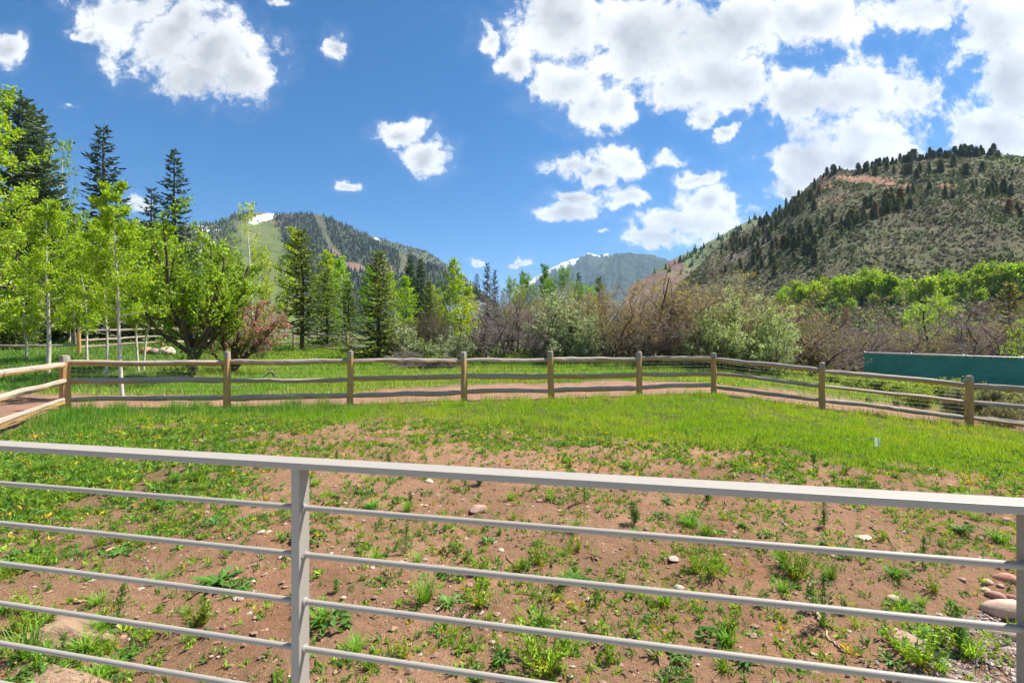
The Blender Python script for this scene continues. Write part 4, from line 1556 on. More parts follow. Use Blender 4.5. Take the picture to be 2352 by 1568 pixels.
def crab():
    g = np.random.default_rng(61)
    mb, cr = None, MB()
    spec = [dict(seg=7, jit=.10, trop=.03), dict(seg=5, jit=.16, trop=.03, n=8, t0=.3, ang=48, angj=14, len=.5, rad=.5),
            dict(seg=3, jit=.18, trop=.03, n=8, t0=.15, ang=45, angj=14, len=.45, rad=.5, rmin=.005), dict(seg=2, jit=.2, trop=.02, n=5, t0=.1, ang=45, angj=15, len=.45, rad=.6, rmin=.0035)]
    G = Grow(61, spec)
    for az, le, L in ((3.1, .55, 2.3), (2.6, .22, 2.8), (0.2, .12, 3.0), (0.5, .42, 2.8), (0.0, .8, 2.8), (-.4, 1.3, 2.8), (1.6, .3, 2.4), (4.7, .3, 2.4), (0.1, .3, 2.6)):
        G.branch(Vector((math.cos(az) * .06, math.sin(az) * .06, .0)), Vector((math.cos(az) * le, math.sin(az) * le, 1)).normalized(), L, .075, 0, .3)
    mb = MB()
    G.wood(mb, (7, 5, 3, 3), [(.13, .075, .055), (.12, .08, .06), (.22, .15, .115), (.30, .20, .16)])
    p, d = G.along(3, 3, g, .2)
    cr.add(*leaves(p + g.normal(size=p.shape) * .03, .06, .04, (.26, .29, .07), .2, g, None, .3))
    p, d = G.along(3, 1, g, .4)
    keep = g.uniform(size=len(p)) < np.where(p[:, 0] > 1.2, .6, np.where(p[:, 2] > 1.7, .5, .15))
    p = p[keep]
    for k in range(3):
        cr.add(*leaves(p + g.normal(size=p.shape) * .035, .062, .055, (.62, .19, .27), .3, g, None, .25), 1)
    o = tree_thing('crabapple_tree', mb, cr, M['bark'], [M['leaf'], M['petal']], 'pink-blossomed crabapple with several reddish stems right of the apple tree', 'tree')
    b = foot(527, 19.0)
    o.location = b
    zs = max(v.co.z for v in o.children[0].data.vertices)
    k = hgt(655, 19.0, b) / zs
    o.scale = (k * 1.05, k, k)
    return o


crab()

# background rank, left to right
YEL = (1.25, 1.08, 1.0)
plant(asp_thin, 580, 447, 37, 10, 'sparse pale yellow-green aspen reaching up to the snow patches of the ski mountain', .95, color=YEL)
plant(asp_wide, 610, 560, 40, 9, 'yellow-green leafy aspen behind the pink crabapple', .8, color=YEL)
plant(asp_wide, 548, 590, 42, 9, 'yellow-green leafy tree behind the apple crown', .8, color=YEL)
plant(asp_far, 655, 520, 44, 9, 'slender yellow-green aspen left of the bare-trunked spruce', 1.1, color=YEL)
plant(asp_wide, 500, 560, 46, 9, 'bright leafy tree seen between apple tree and tall narrow spruce', .9, color=(1.1, 1.0, 1))
plant(spr_tall, 695, 520, 28, 7.6, 'dark green spruce with a bare lower trunk behind the leaning fence rail', 1.0)
plant(spr_gold, 752, 612, 32, 6, 'soft green spruce in the shadow of the bare-trunked spruce', .95, color=(.95, 1.05, 1.0))
plant(spr_gold, 800, 640, 34, 6, 'dark drooping spruce below the bright narrow aspen', 1.0, color=(.75, .85, 1.0))
plant(asp_far, 788, 583, 37, 9, 'bright green narrow aspen between the two big spruces', 1.1, color=(.85, 1.0, 1.0))
plant(asp_far, 840, 610, 48, 9, 'bright green aspen just left of the golden spruce top', 1.2, color=(.85, 1.0, 1))
plant(asp_far, 730, 570, 47, 9, 'yellowish aspen crown right of the bare-trunked spruce', 1.2, color=YEL)
plant(spr_gold, 870, 572, 24.5, 6, 'full golden-green spruce right of the leaning fence rail', 1.02)
plant(asp_far, 936, 632, 40, 9, 'bright green aspen right of the golden-green spruce', 1.3, color=(.9, 1.0, 1))
plant(asp_far, 912, 620, 44, 9, 'bright green aspen tucked behind the golden-green spruce', 1.2, color=(1, 1.0, 1))
plant(spr_dense, 943, 580, 48, 12, 'dark spruce, left one of a pair before the ski mountain', .8, color=(.9, .95, .9))
plant(spr_dense, 966, 590, 47, 12, 'dark spruce, right one of a pair before the ski mountain', .8, color=(.9, .95, .9))
plant(spr_gold, 986, 640, 34, 6, 'grey-green spruce standing over the brown bushes beside the metal roof', .95, color=(.9, .95, 1.3))
plant(asp_far, 1032, 588, 46, 9, 'light green aspen above the metal roof', 1.3, color=(.95, .95, 1))
plant(asp_wide, 1005, 650, 42, 9, 'yellow-green leafy bush-like aspen left of the metal roof', .9, color=YEL)
plant(asp_far, 1062, 640, 52, 9, 'green aspen behind the ridge of the metal roof', 1.3, color=(.75, .85, 1))
plant(asp_far, 1092, 655, 48, 9, 'small yellow-green aspen right of the metal roof', 1.4, color=YEL)
plant(spr_open, 1096, 626, 62, 12, 'small far dark spruce tip above the yellow-green aspen', .9, color=(.7, .75, .8))
plant(spr_open, 1119, 600, 46, 12, 'dark ragged spruce with long bare limbs left of the centre', .8, color=(.62, .68, .75))
plant(spr_open, 1137, 616, 45, 12, 'dark thin spruce right beside the ragged spruce', .7, color=(.62, .68, .75))
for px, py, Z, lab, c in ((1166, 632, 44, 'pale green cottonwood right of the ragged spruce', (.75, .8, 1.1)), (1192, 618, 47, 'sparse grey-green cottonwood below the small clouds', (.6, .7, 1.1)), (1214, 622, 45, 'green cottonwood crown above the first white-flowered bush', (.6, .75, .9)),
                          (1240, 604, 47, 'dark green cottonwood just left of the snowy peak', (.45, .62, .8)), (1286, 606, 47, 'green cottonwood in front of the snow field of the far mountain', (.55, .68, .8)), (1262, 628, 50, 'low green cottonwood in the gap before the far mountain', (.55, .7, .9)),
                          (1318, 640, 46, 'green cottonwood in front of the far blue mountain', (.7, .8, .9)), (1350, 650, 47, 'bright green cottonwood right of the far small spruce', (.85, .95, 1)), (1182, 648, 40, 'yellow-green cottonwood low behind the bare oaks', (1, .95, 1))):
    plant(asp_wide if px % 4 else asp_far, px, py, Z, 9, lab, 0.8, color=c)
plant(spr_open, 1328, 622, 52, 12, 'small dark spruce tip before the far blue mountain', .8, color=(.7, .8, .8))
plant(spr_gold, 1376, 632, 50, 6, 'small green spruce tip at the right end of the cottonwoods', .8, color=(.8, .9, 1))

# ---- bare Gambel oaks and flowering serviceberries
OAKS = [tree_thing('bare_oak', *oak(71, 4.0, 8, .6, 1.0, 2, (.26, .27, .06)), M['twig'], M['leaf'], cat='tree'),
        tree_thing('bare_oak', *oak(72, 4.0, 7, .5, 1.05, 1, (.30, .24, .08)), M['twig'], M['leaf'], cat='tree'),
        tree_thing('bare_oak', *oak(73, 4.0, 9, .7, 1.0, 0, twigc=(.29, .245, .235), droop=.05), M['twig'], None, cat='tree')]
SERV = [tree_thing('flowering_serviceberry', *oak(81, 4.0, 9, .5, 1.0, 0, blossom=.5, leafn=5, leafc=(.17, .30, .04), crook=.14), M['twig'], [M['leaf'], M['petal']], cat='tree'),
        tree_thing('flowering_serviceberry', *oak(82, 4.0, 9, .6, 1.0, 0, blossom=.55, leafn=5, leafc=(.24, .36, .05), bl_col=(.66, .73, .38), crook=.14), M['twig'], [M['leaf'], M['petal']], cat='tree')]
PROTOS += OAKS + SERV
G_OAK = 'bare oaks behind the fence'
for i, (px, py, Z, w, lab, c) in enumerate((
        (1140, 690, 24.5, 1.05, 'low spreading bare oak with greyish drooping twigs, first in the thicket', (1, .97, 1)), (1185, 655, 27, 1.0, 'bare oak behind the drooping one at the start of the thicket', (1, .95, .9)), (1245, 668, 26.5, .9, 'bare oak left of the first white-flowered bush', (1.05, .98, .9)),
        (1240, 745, 23.8, 1.1, 'small grey twiggy oak at the foot of the first white-flowered bush', (1.15, 1.12, 1.2)), (1380, 668, 26, 1.0, 'brownish bare oak right of the first white-flowered bush', (1.1, 1, .88)), (1425, 662, 25.2, 1.05, 'bare oak in the middle of the thicket with orange-tinged tips', (1.12, 1, .86)),
        (1500, 628, 25.5, 1.0, 'tallest bare oak of the thicket in front of the red rocks', (1.05, .96, .92)), (1545, 665, 24.6, 1.0, 'bare oak with crooked dark stem left of the second white-flowered bush', (1, .95, .92)), (1600, 655, 27, 1.0, 'bare oak behind the second white-flowered bush', (1.05, .98, .95)),
        (1470, 720, 23.4, 1.0, 'low dense bare oak in front of the tallest oak', (.95, .92, .95)), (1735, 650, 27.5, 1.0, 'bare oak rising over the right end of the second white-flowered bush', (1.02, .97, .95)), (1340, 735, 23.6, .95, 'low bare oak in front of the brownish oak', (.9, .88, .9)),
        (1105, 748, 24.0, 1.0, 'low grey bare oak at the left end of the thicket', (1.1, 1.05, 1.1)), (1312, 660, 28.5, 1.1, 'bare oak showing behind the top of the first white-flowered bush', (1.05, 1, .9)), (1395, 720, 24.2, 1.0, 'mid-height bare oak right of the small white-flowered bush', (1, .95, .9)),
        (1455, 655, 27.5, 1.1, 'bare oak just left of the tallest oak', (1.05, .97, .92)), (1575, 700, 24.4, .95, 'mid-height bare oak left of the creamy-flowered bushes', (1, .95, .92)), (1650, 665, 27.5, 1.0, 'bare oak peeping over the large serviceberry', (1.02, .97, .95)), (1795, 690, 29, 1.0, 'bare oak just right of the creamy-flowered bush', (.95, .9, .9)),
        (1640, 735, 23.4, 1.0, 'low shaded bare oak under the second white-flowered bush', (.85, .84, .85)),
        (1835, 705, 32, 1.05, 'dark bare oak right of the second white-flowered bush', (.85, .8, .82)), (1885, 720, 30, 1.1, 'dark-stemmed bare oak behind the second post of the right fence run', (.82, .78, .8)), (1935, 730, 33, 1.1, 'purplish-grey bare oak left of the green windscreen', (1.05, 1, 1.1)),
        (1975, 725, 36, 1.1, 'thin grey bare oak over the left end of the green windscreen', (1, .97, 1.02)), (2045, 735, 34, 1.15, 'crooked bare oak behind the left part of the green windscreen', (.95, .9, .92)), (2100, 745, 33, 1.0, 'low bare oak behind the middle of the green windscreen', (.95, .9, .9)),
        (2215, 720, 36, 1.1, 'bare oak right of the big leaning tree behind the windscreen', (1, .95, .95)), (2275, 700, 34, 1.1, 'greyish bare oak behind the right part of the windscreen', (1.05, 1, 1.05)), (2340, 690, 36, 1.1, 'bare oak cut off by the right edge of the photo', (1, .95, .95)), (2420, 680, 33, 1.1, 'bare oak just past the right edge of the photo', (1, .95, .95)))):
    p = OAKS[(2 if 'grey' in lab or 'droop' in lab else i % 2)]
    plant(p, px, py - (14 if px < 1800 else 6), Z, 4.0, lab, w * 1.15, color=c, group=G_OAK)
G_SB = 'white-flowered bushes in the thicket'
for i, (px, py, Z, w, lab) in enumerate(((1290, 650, 24.0, 1.02, 'white-flowered serviceberry with dark green leaves in the middle of the thicket'), (1345, 720, 23.0, .9, 'small white-flowered bush at the right foot of the first serviceberry'),
                                        (1690, 652, 24.0, 1.1, 'large creamy-flowered serviceberry at the right end of the thicket'), (1765, 705, 22.8, .95, 'creamy-flowered bush spilling right beside the large serviceberry'), (1625, 690, 23.2, .85, 'creamy-flowered bush on the left flank of the large serviceberry'))):
    plant(SERV[0 if i < 2 else 1], px, py, Z, 4.0, lab, w, group=G_SB)

# gnarled big trees behind the windscreen
BIG = tree_thing('gnarled_tree', *oak(91, 7.0, 2, .55, 1.25, 1, rad=.16, crook=.2, wood=(.075, .058, .048), leafn=0), M['twig'], M['leaf'], cat='tree')
PROTOS.append(BIG)
plant(BIG, 2140, 648, 38, 7, 'big gnarled tree with dark leaning trunk behind the windscreen', 1.0, 0.3, cat='tree')
plant(BIG, 2305, 668, 42, 7, 'gnarled pale-limbed tree near the right edge behind the windscreen', 1.0, 2.2, (1.2, 1.15, 1.1), cat='tree')
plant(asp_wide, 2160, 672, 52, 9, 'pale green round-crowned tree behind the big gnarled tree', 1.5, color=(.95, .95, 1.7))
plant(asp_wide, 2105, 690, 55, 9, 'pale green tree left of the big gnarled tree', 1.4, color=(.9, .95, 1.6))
plant(spr_open, 1912, 688, 52, 12, 'dull green spruce among the bare oaks right of the flowering bushes', 1.2, color=(1.2, 1.1, 1.0))
plant(spr_open, 1942, 700, 55, 12, 'rusty brown dying spruce beside the dull green spruce', 1.2, color=(2.4, 1.1, .9))
plant(spr_gold, 2318, 645, 50, 6, 'golden tinged spruce above the gnarled tree at the right', 1.0, color=(1.3, 1.05, 1.0))
plant(asp_wide, 2352, 722, 26, 9, 'leafy green bush at the right edge above the windscreen', 1.3, color=(.85, .9, 1.1), cat='bush')

# ------------------------------------------------------------------ river glimpsed beyond the oaks
def build_river():
    xs, ys = np.linspace(30, 90, 60), np.linspace(0, 1, 20)
    X = np.repeat(xs[:, None], 20, 1)
    Y = 52 + (X - 30) * 0.12 + ys[None] * 20 + 2 * np.sin(X * 0.2)
    Z = -1.35 + 0.05 * fbm(X * .8, Y * .8, 3, 4)
    mb = MB(); mb.add(np.stack([X, Y, Z], -1), grid_faces(60, 20))
    m, t, out = new_mat('white_water')
    co = t.node('ShaderNodeNewGeometry').outputs['Position']
    n = t.noise(t.mapping(co, (.5, 1.6, 1)), 1.0, 6, .7, .5)
    c = t.mix(t.ramp(n, .4, .55, 0, 1, True), (.16, .21, .23), (.78, .80, .82))
    principled(t, out, c, t.ramp(n, .4, .6, .15, .8), .5, normal=bump(t, n, .5, .2))
    tag(mb.obj('river', m, smooth=True), kind='structure')


build_river()


# ------------------------------------------------------------------ far vegetation
def cones(pos, H, W, col, g, tilt=0.0):
    """three-sided tapered firs with a kinked skirt (6 triangles each)"""
    n = len(pos)
    a0 = g.uniform(0, 6.28, n)
    V = np.zeros((n, 7, 3))
    for k in range(3):
        a = a0 + k * 2.094
        V[:, k] = pos + np.stack([np.cos(a) * W * .5, np.sin(a) * W * .5, -0.05 * H + g.uniform(0, .12, n) * H], -1)
        a = a + 1.05
        V[:, 3 + k] = pos + np.stack([np.cos(a) * W * .27, np.sin(a) * W * .27, H * g.uniform(.3, .5, n)], -1)
    V[:, 6] = pos + np.stack([0 * H, 0 * H, H], -1)
    b = np.arange(n)[:, None] * 7
    F = np.concatenate([np.concatenate([b + k, b + (k + 1) % 3, b + 3 + k], 1) for k in range(3)] + [np.concatenate([b + 3 + k, b + (k + 1) % 3, b + 3 + (k + 1) % 3], 1) for k in range(3)] +
                       [np.concatenate([b + 3 + k, b + 3 + (k + 1) % 3, b + 6], 1) for k in range(3)])
    return V.reshape(-1, 3), F, np.repeat(col, 7, 0)


def forest(name, loft, n, dens, colf, hmin, hmax, label, seed, wk=.42):
    g = np.random.default_rng(seed)
    p = loft.at(g.uniform(0, 1, n), g.uniform(0.05, 1, n) ** .85)
    x, y = to_frame(p)
    k = g.uniform(size=n) < dens(x, y, p)
    p, x, y = p[k], x[k], y[k]
    H = g.uniform(hmin, hmax, len(p)) * (.6 + .4 * g.uniform(size=len(p)))
    mb = MB(); mb.add(*cones(p, H, H * wk * g.uniform(.8, 1.3, len(p)), colf(x, y, g), g))
    o = mb.obj(name, M['shrub_far'])
    return tag(o, label, 'forest', kind='stuff')


def ski_d(x, y, p):
    run = np.minimum(seg_dist(x, y, RUN1) / np.interp(y, [490, 540, 600], [9, 7, 5]), seg_dist(x, y, RUN2) / 11)
    red = np.maximum.reduce([ell(x, y, 812, 612, 32, 9, 12), ell(x, y, 770, 580, 14, 7, 40)])
    d = 1 - SKI_GRASS(x + 14 * fbm(x / 20, y / 12, 3, 8), y) * .985
    d = np.maximum(d, .75 * sstep(560, 520, x) * sstep(500, 470, x * 0 + 480) )
    left = sstep(600, 540, x) * sstep(510, 498, y + fbm(x / 14, y / 8, 2, 4) * 8)
    d = np.maximum(d, left * .8)
    return d * sstep(.9, 1.3, run) * sstep(.55, .3, red)


def ski_c(x, y, g):
    n = fbm(x / 30, y / 22, 3, 77)
    c = np.array([.048, .070, .040])[None] * np.ones((len(x), 1))
    k = sstep(.05, .35, n)[:, None]
    c = c * (1 - k) + np.array([.105, .12, .065]) * k
    k = (sstep(.1, .4, fbm(x / 24, y / 30, 3, 99)) * (g.uniform(size=len(x)) < .6))[:, None]
    c = c * (1 - k) + np.array([.095, .082, .068]) * k
    k = (sstep(600, 560, x))[:, None]
    c = c * (1 - k) + np.array([.075, .115, .035]) * k
    return c * g.uniform(.7, 1.3, (len(x), 1))


forest('conifer_forest', SKI, 22000, ski_d, ski_c, 11, 19, 'dark conifer forest covering the right flank of the ski mountain', 301)
forest('conifer_forest', SKI_B, 6000, lambda x, y, p: .35 + .5 * sstep(-.1, .3, fbm(x / 18, y / 8, 3, 4)), lambda x, y, g: np.array([.055, .07, .042])[None] * g.uniform(.7, 1.4, (len(x), 1)), 9, 16, 'grey-green woods along the back ridge of the ski mountain', 302)
forest('mixed_woods', RIDGE, 2600, lambda x, y, p: sstep(-.1, .35, fbm(x / 16, y / 10, 3, 5)) * .8 * sstep(640, 600, y), lambda x, y, g: np.where(g.uniform(size=(len(x), 1)) < .5, np.array([.05, .075, .03])[None], np.array([.14, .19, .05])[None]) * g.uniform(.7, 1.3, (len(x), 1)), 6, 12, 'scattered far trees along the pale green ridge behind the hill shoulder', 303, .6)

# low brush over the hillside
def hill_brush():
    g = np.random.default_rng(311)
    n = 44000
    fu, fv = g.uniform(0.0, .80, n), g.uniform(.03, 1.0, n)
    p = HILL.at(fu, fv)
    x, y = to_frame(p)
    bare = np.maximum.reduce([ell(x, y, 1985, 412, 75, 9, 3), ell(x, y, 1905, 428, 22, 9), ell(x, y, 2070, 424, 50, 9, 6), ell(x, y, 2172, 426, 22, 8)])
    nn = fbm(p[:, 0] / 11, p[:, 2] / 7, 3, 12)
    k = (g.uniform(size=n) > bare * 1.1) & (g.uniform(size=n) < .55 + nn * .5)
    p, nn, x, y = p[k], nn[k], x[k], y[k]
    kind = g.uniform(size=len(p)) + nn * .35
    col = np.where((kind < .52)[:, None], np.array([.16, .13, .095])[None], np.where((kind < .88)[:, None], np.array([.18, .205, .095])[None], np.array([.14, .195, .055])[None]))
    col = np.where((g.uniform(size=len(p)) < .05)[:, None], np.array([[.085, .110, .05]]), col)
    low = sstep(.16, .02, fv[k])[:, None] * .6
    col = col * (1 - low) + np.array([[.15, .112, .09]]) * low
    s = g.uniform(.45, 1.05, len(p)) * (1 + low[:, 0])
    mb = MB()
    for j in range(3):
        c = p + g.normal(size=p.shape) * s[:, None] * np.array([.45, .45, .2]) + np.array([0, 0, .35]) * s[:, None]
        V, F, cc = leaves(c, s * 1.25, s * .9, col, .15, g, None, .28)
        mb.add(V, F, cc)
    q = HILL.at(g.uniform(0, .8, 2600), g.uniform(.05, .97, 2600))
    q = q[fbm(q[:, 0] / 24, q[:, 2] / 12, 3, 44) > .02]
    for j in range(9):
        sz = g.uniform(1.0, 2.4, len(q))
        c = q + g.normal(size=q.shape) * np.array([1.2, 1.2, .45]) + np.array([0, 0, .9])
        mb.add(*leaves(c, sz * .8, sz * .55, (.115, .145, .058), .2, g, None, .3))
    tag(mb.obj('sagebrush', M['shrub_far']), 'grey-green and brown low brush covering the right hillside', 'brush', kind='stuff')


hill_brush()

# conifers and aspens one can tell apart on the hillside
HC = [tree_thing('hill_conifer', *spruce(401 + i, 9.0, (2.1, 1.6, 2.6)[i], .55, .05, (.115, .135, .070), (.225, .245, .115), .20, .3, 1.0, .42, .35, (.8, .9, .6)[i]), M['bark'], M['needle'], cat='tree') for i in range(3)]
HA = [tree_thing('hill_aspen', *aspen(411 + i, 9.0, .10, .22, (1.9, 2.4)[i], .48, 2, GREEN * .85, (0, 0), 26, .45), M['aspen_bark'], M['leaf'], cat='tree') for i in range(2)]
PROTOS += HC + HA
_g = np.random.default_rng(421)
ZONES = [((2062, 470, 62, 20, -14), 26, 'conifer in the dense dark clump halfway up the hillside'), ((1940, 520, 60, 22, -18), 18, 'conifer in the row of trees at mid-slope'),
         ((1850, 560, 50, 34, -35), 24, 'conifer in the scattered stand low on the hill shoulder'), ((1760, 600, 45, 30, -30), 20, 'conifer low on the left shoulder of the hill'),
         ((1830, 478, 60, 14, -38), 34, 'conifer along the steep left skyline of the hill'), ((1770, 520, 60, 26, -30), 34, 'conifer in the wood on the steep left flank of the hill'),
         ((1700, 560, 44, 24, -30), 20, 'conifer among the grey outcrops of the hill shoulder'), ((2280, 460, 70, 55, 0), 16, 'lone conifer on the open upper right hillside'), ((2110, 395, 100, 12, 0), 22, 'conifer just below the crest of the hill')]
cnt = 0
for (z_, num, lab) in ZONES:
    got = 0
    P_ = HILL.at(_g.uniform(0, .80, 30000), _g.uniform(.02, 1, 30000))
    x, y = to_frame(P_)
    k = np.where(_g.uniform(size=len(x)) < ell(x, y, *z_) ** 1.3)[0]
    for i in k[:num]:
        s = _g.uniform(.38, .80)
        src = HC[int(_g.integers(3))]
        c = (1, 1, 1) if _g.uniform() > .05 else (1.5, .9, .8)
        o = copy_thing(src, P_[i] - [0, 0, .3], _g.uniform(0, 6.28), (s * _g.uniform(.9, 1.3),) * 2 + (s,), (('tall ' if s > .66 else 'small ' if s < .5 else 'middling ') + lab + (', left side' if x[i] < z_[0] - z_[2] * .3 else ', right side' if x[i] > z_[0] + z_[2] * .3 else ', centre')) if c[0] == 1 else 'rusty dead conifer standing among the green ones on the hillside', tuple(np.array(c) * _g.uniform(.8, 1.25)))
        o['group'] = 'conifers on the hillside'
# the skyline trees
for px in list(np.linspace(1985, 2060, 9)) + list(np.linspace(2068, 2180, 20)) + list(np.linspace(2190, 2290, 16)) + [1893, 1902, 1912, 1922, 1930]:
    fx = (px + _g.uniform(-4, 4) - 1585) / (3400 - 1585)
    q = HILL.at(np.array([fx]), np.array([_g.uniform(.955, .998)]))[0]
    s = _g.uniform(.32, .78)
    o = copy_thing(HC[int(_g.integers(3))], q - [0, 0, .3], _g.uniform(0, 6.28), (s * 1.25, s * 1.25, s), ('tall ' if s > .6 else 'short ') + 'dark conifer on the hill crest ' + ('at its left shoulder' if px < 1960 else 'left of the rusty ledge' if px < 2062 else 'above the rusty ledge' if px < 2120 else 'right of the rusty ledge' if px < 2185 else 'near its right end'), (.8, .85, .85))
    o['group'] = 'conifers on the hillside'
# aspen grove at the foot of the hill
top = [(1780, 672), (1830, 650), (1880, 640), (1950, 637), (2010, 627), (2060, 636), (2110, 640), (2180, 640), (2240, 622), (2300, 612), (2352, 606), (2450, 600)]
tx, ty = np.array(top).T
_gp = HILL.at(_g.uniform(0, .8, 60000), _g.uniform(.0, .5, 60000))
_gx, _gy = to_frame(_gp)
def grove(n, xlo, xhi, off, spread, lab, cscale, szk=1.0):
    # stand on the slope where the foot of the trunk shows at the wanted height
    want = np.interp(_gx, tx, ty) + off
    k = np.where((_gx > xlo) & (_gx < xhi) & (np.abs(_gy - want) < spread))[0]
    for i in _g.permutation(k)[:n]:
        s = _g.uniform(.7, 1.1) * szk
        c = np.array([1.0, 1.0, 1.0]) * _g.uniform(.8, 1.2) * cscale
        c[0] *= _g.uniform(.8, 1.15)
        xb = int(np.searchsorted([1850, 1920, 1990, 2070, 2150, 2240, 2320], _gx[i]))
        pl = ('over the creamy-flowered bushes', 'over the second right-run post', 'over the gap before the windscreen', 'over the left end of the windscreen', 'over the middle of the windscreen', 'behind the big gnarled tree', 'over the last fence post', 'at the right edge')[xb]
        o = copy_thing(HA[int(_g.integers(2))], _gp[i] - [0, 0, .2], _g.uniform(0, 6.28), (s * 1.1, s * 1.1, s), lab + ', ' + pl, tuple(c))
        o['group'] = 'aspens at the foot of the hill'
grove(135, 1785, 2440, 60, 12, 'bright green aspen in the hillside grove', np.array([1, 1, 1]), .92)
grove(26, 1785, 2420, 84, 8, 'smaller aspen in the lower rank of the grove', np.array([.85, .9, 1]), .55)
grove(18, 1770, 1905, 110, 10, 'low bright aspen below the grove', np.array([.9, .95, 1]), .5)

# brushy slope between the grove and the oaks
def valley_brush():
    g = np.random.default_rng(431)
    n = 9000
    px = g.uniform(1500, 2700, n); Z = g.uniform(44, 118, n)
    X = (px - CX) / FD * Z
    t = (Z - 44) / 74
    z = gz0(X, Z) + 0
    zf = CZ + (CY - np.interp(px, [1500, 1800, 2352], [742, 722, 700])) / FD * Z
    z = z * (1 - sstep(.45, 1, t)) + zf * sstep(.45, 1, t) * .9
    keep = ~((X > 33) & (X < 62) & (Z > 46) & (Z < 80))
    p = np.stack([X, Z, z], -1)[keep]
    kind = g.uniform(size=len(p)) + fbm(p[:, 0] / 9, p[:, 1] / 9, 3, 5) * .4
    col = np.where((kind < .55)[:, None], np.array([[.19, .145, .115]]), np.where((kind < .8)[:, None], np.array([[.17, .19, .08]]), np.array([[.20, .32, .05]])))
    mb = MB()
    s = g.uniform(.8, 1.7, len(p))
    for j in range(7):
        c = p + g.normal(size=p.shape) * s[:, None] * np.array([.6, .6, .4]) + np.array([0, 0, .6]) * s[:, None]
        mb.add(*leaves(c, s * .7, s * .45, col, .1, g, None, .3))
    tag(mb.obj('valley_brush', M['shrub_far']), 'brown and green brush on the valley slope behind the bare oaks', 'brush', kind='stuff')


valley_brush()


# ------------------------------------------------------------------ houses half hidden by trees
def build_house(name, label, loc, rz, W, D, H, rise, wall, roofm, ribs):
    root = empty(name, loc, rz)
    tag(root, label, 'house')
    mb = MB()
    x, y = W / 2, D / 2
    V = [(-x, -y, -1), (x, -y, -1), (x, y, -1), (-x, y, -1), (-x, -y, H), (x, -y, H), (x, y, H), (-x, y, H), (-x, 0, H + rise), (x, 0, H + rise)]
    mb.add(V, [(0, 1, 5, 4), (2, 3, 7, 6), (1, 2, 6, 5), (3, 0, 4, 7)]); mb.add(V, [(5, 6, 9), (7, 4, 8)])
    mb.obj('wall', wall, root)
    e = .5
    for s in (-1, 1):
        sl = math.atan2(rise, y)
        L = math.hypot(rise, y) + e
        bm = box_mesh(W + 2 * e, L, .08)
        my = s * (y + e * math.cos(sl)) / 2
        o = bm_obj(bm, 'roof', roofm, root, (0, my, H + rise - abs(my) * math.tan(sl) + .06), (-s * sl, 0, 0))
        if ribs:
            rm = None
            for k in range(int(W / .45)):
                xx = -x - e + .2 + k * .45
                if rm is None:
                    r_ = bm_obj(box_mesh(.045, L, .06), 'seam', roofm, o, (xx, 0, .06)); rm = r_.data
                else:
                    link('seam', rm, o, (xx, 0, .06))
    for k in (-1, 1):
        w = bm_obj(box_mesh(1.2, .06, 1.1), 'window', M['glass'], root, (k * W * .25, -y - .02, H * .55))
        bm_obj(box_mesh(1.4, .05, .1), 'sill', wall, w, (0, -.03, -.62))
    bm_obj(box_mesh(.95, .06, 2.05), 'door', M['wood'], root, (0, -y - .02, 1.02 - .6))
    return root


h = build_house('metal_roof_house', 'house with pale green standing-seam metal roof behind the brown bushes', P(1072, 770, 52), R(24), 4.2, 5, 1.9, 1.7, M['stucco'], M['roof_metal'], True)
h.location.z = CZ + (CY - 691) / FD * 52 - 3.75
bm_obj(box_mesh(.5, .4, .5, .05), 'roof_vent', M['galv_pipe'], h, (.9, -.8, 3.45))
h = build_house('cabin', 'beige cabin wall glimpsed at the left edge behind the spruce trunks', P(-40, 800, 36), R(10), 8, 6, 3.0, 2.0, M['stucco'], M['wood'], False)
h.location.z = float(gz(h.location.x, h.location.y)) + .1


# ------------------------------------------------------------------ bushes near the fences
def bush(seed, H, stems, spread, leafn, leaf, leafc, twigc=(.15, .12, .09), blossom=0, bl=(.6, .62, .45), name='bush', twigs=.75):
    mb, cr = oak(seed, H, stems, spread, twigs, 0, twigc=twigc, wood=twigc, rad=.018, crook=.12, leafn=leafn, leaf=leaf, leafc=leafc, blossom=blossom, bl_col=bl)
    return proto(tree_thing(name, mb, cr, M['twig'], [M['leaf'], M['petal']], cat='bush'))


B_will = bush(501, 2.2, 9, .55, 3, .06, (.22, .28, .12), blossom=.5, bl=(.50, .56, .38), name='willow_bush')
B_brown = bush(502, 2.4, 10, .5, 1, .05, (.12, .12, .05), (.12, .09, .075), name='brown_bush')
B_lime = bush(503, .9, 9, .9, 5, .05, (.24, .34, .025), name='lime_bush', twigs=.7)
B_sage = bush(504, .95, 9, .95, 6, .035, (.21, .235, .14), (.22, .18, .13), name='sagebrush_bush', twigs=.75)
B_green = bush(505, 1.2, 8, .8, 4, .055, (.11, .19, .03), name='green_bush', twigs=.7)


def put(pr, px, ptop, Z, label, w=1.0, color=None, group=None):
    b = foot(px, Z)
    zs = pr.get('h0') or max(v.co.z for ch in pr.children for v in ch.data.vertices)
    pr['h0'] = float(zs)
    k = hgt(ptop, Z, b) / zs
    o = copy_thing(pr, b - np.array([0, 0, .03]), rnd.uniform(0, 6.28), (k * w, k * w, k), label, color)
    if 'h0' in o: del o['h0']
    if group: o['group'] = group
    return o


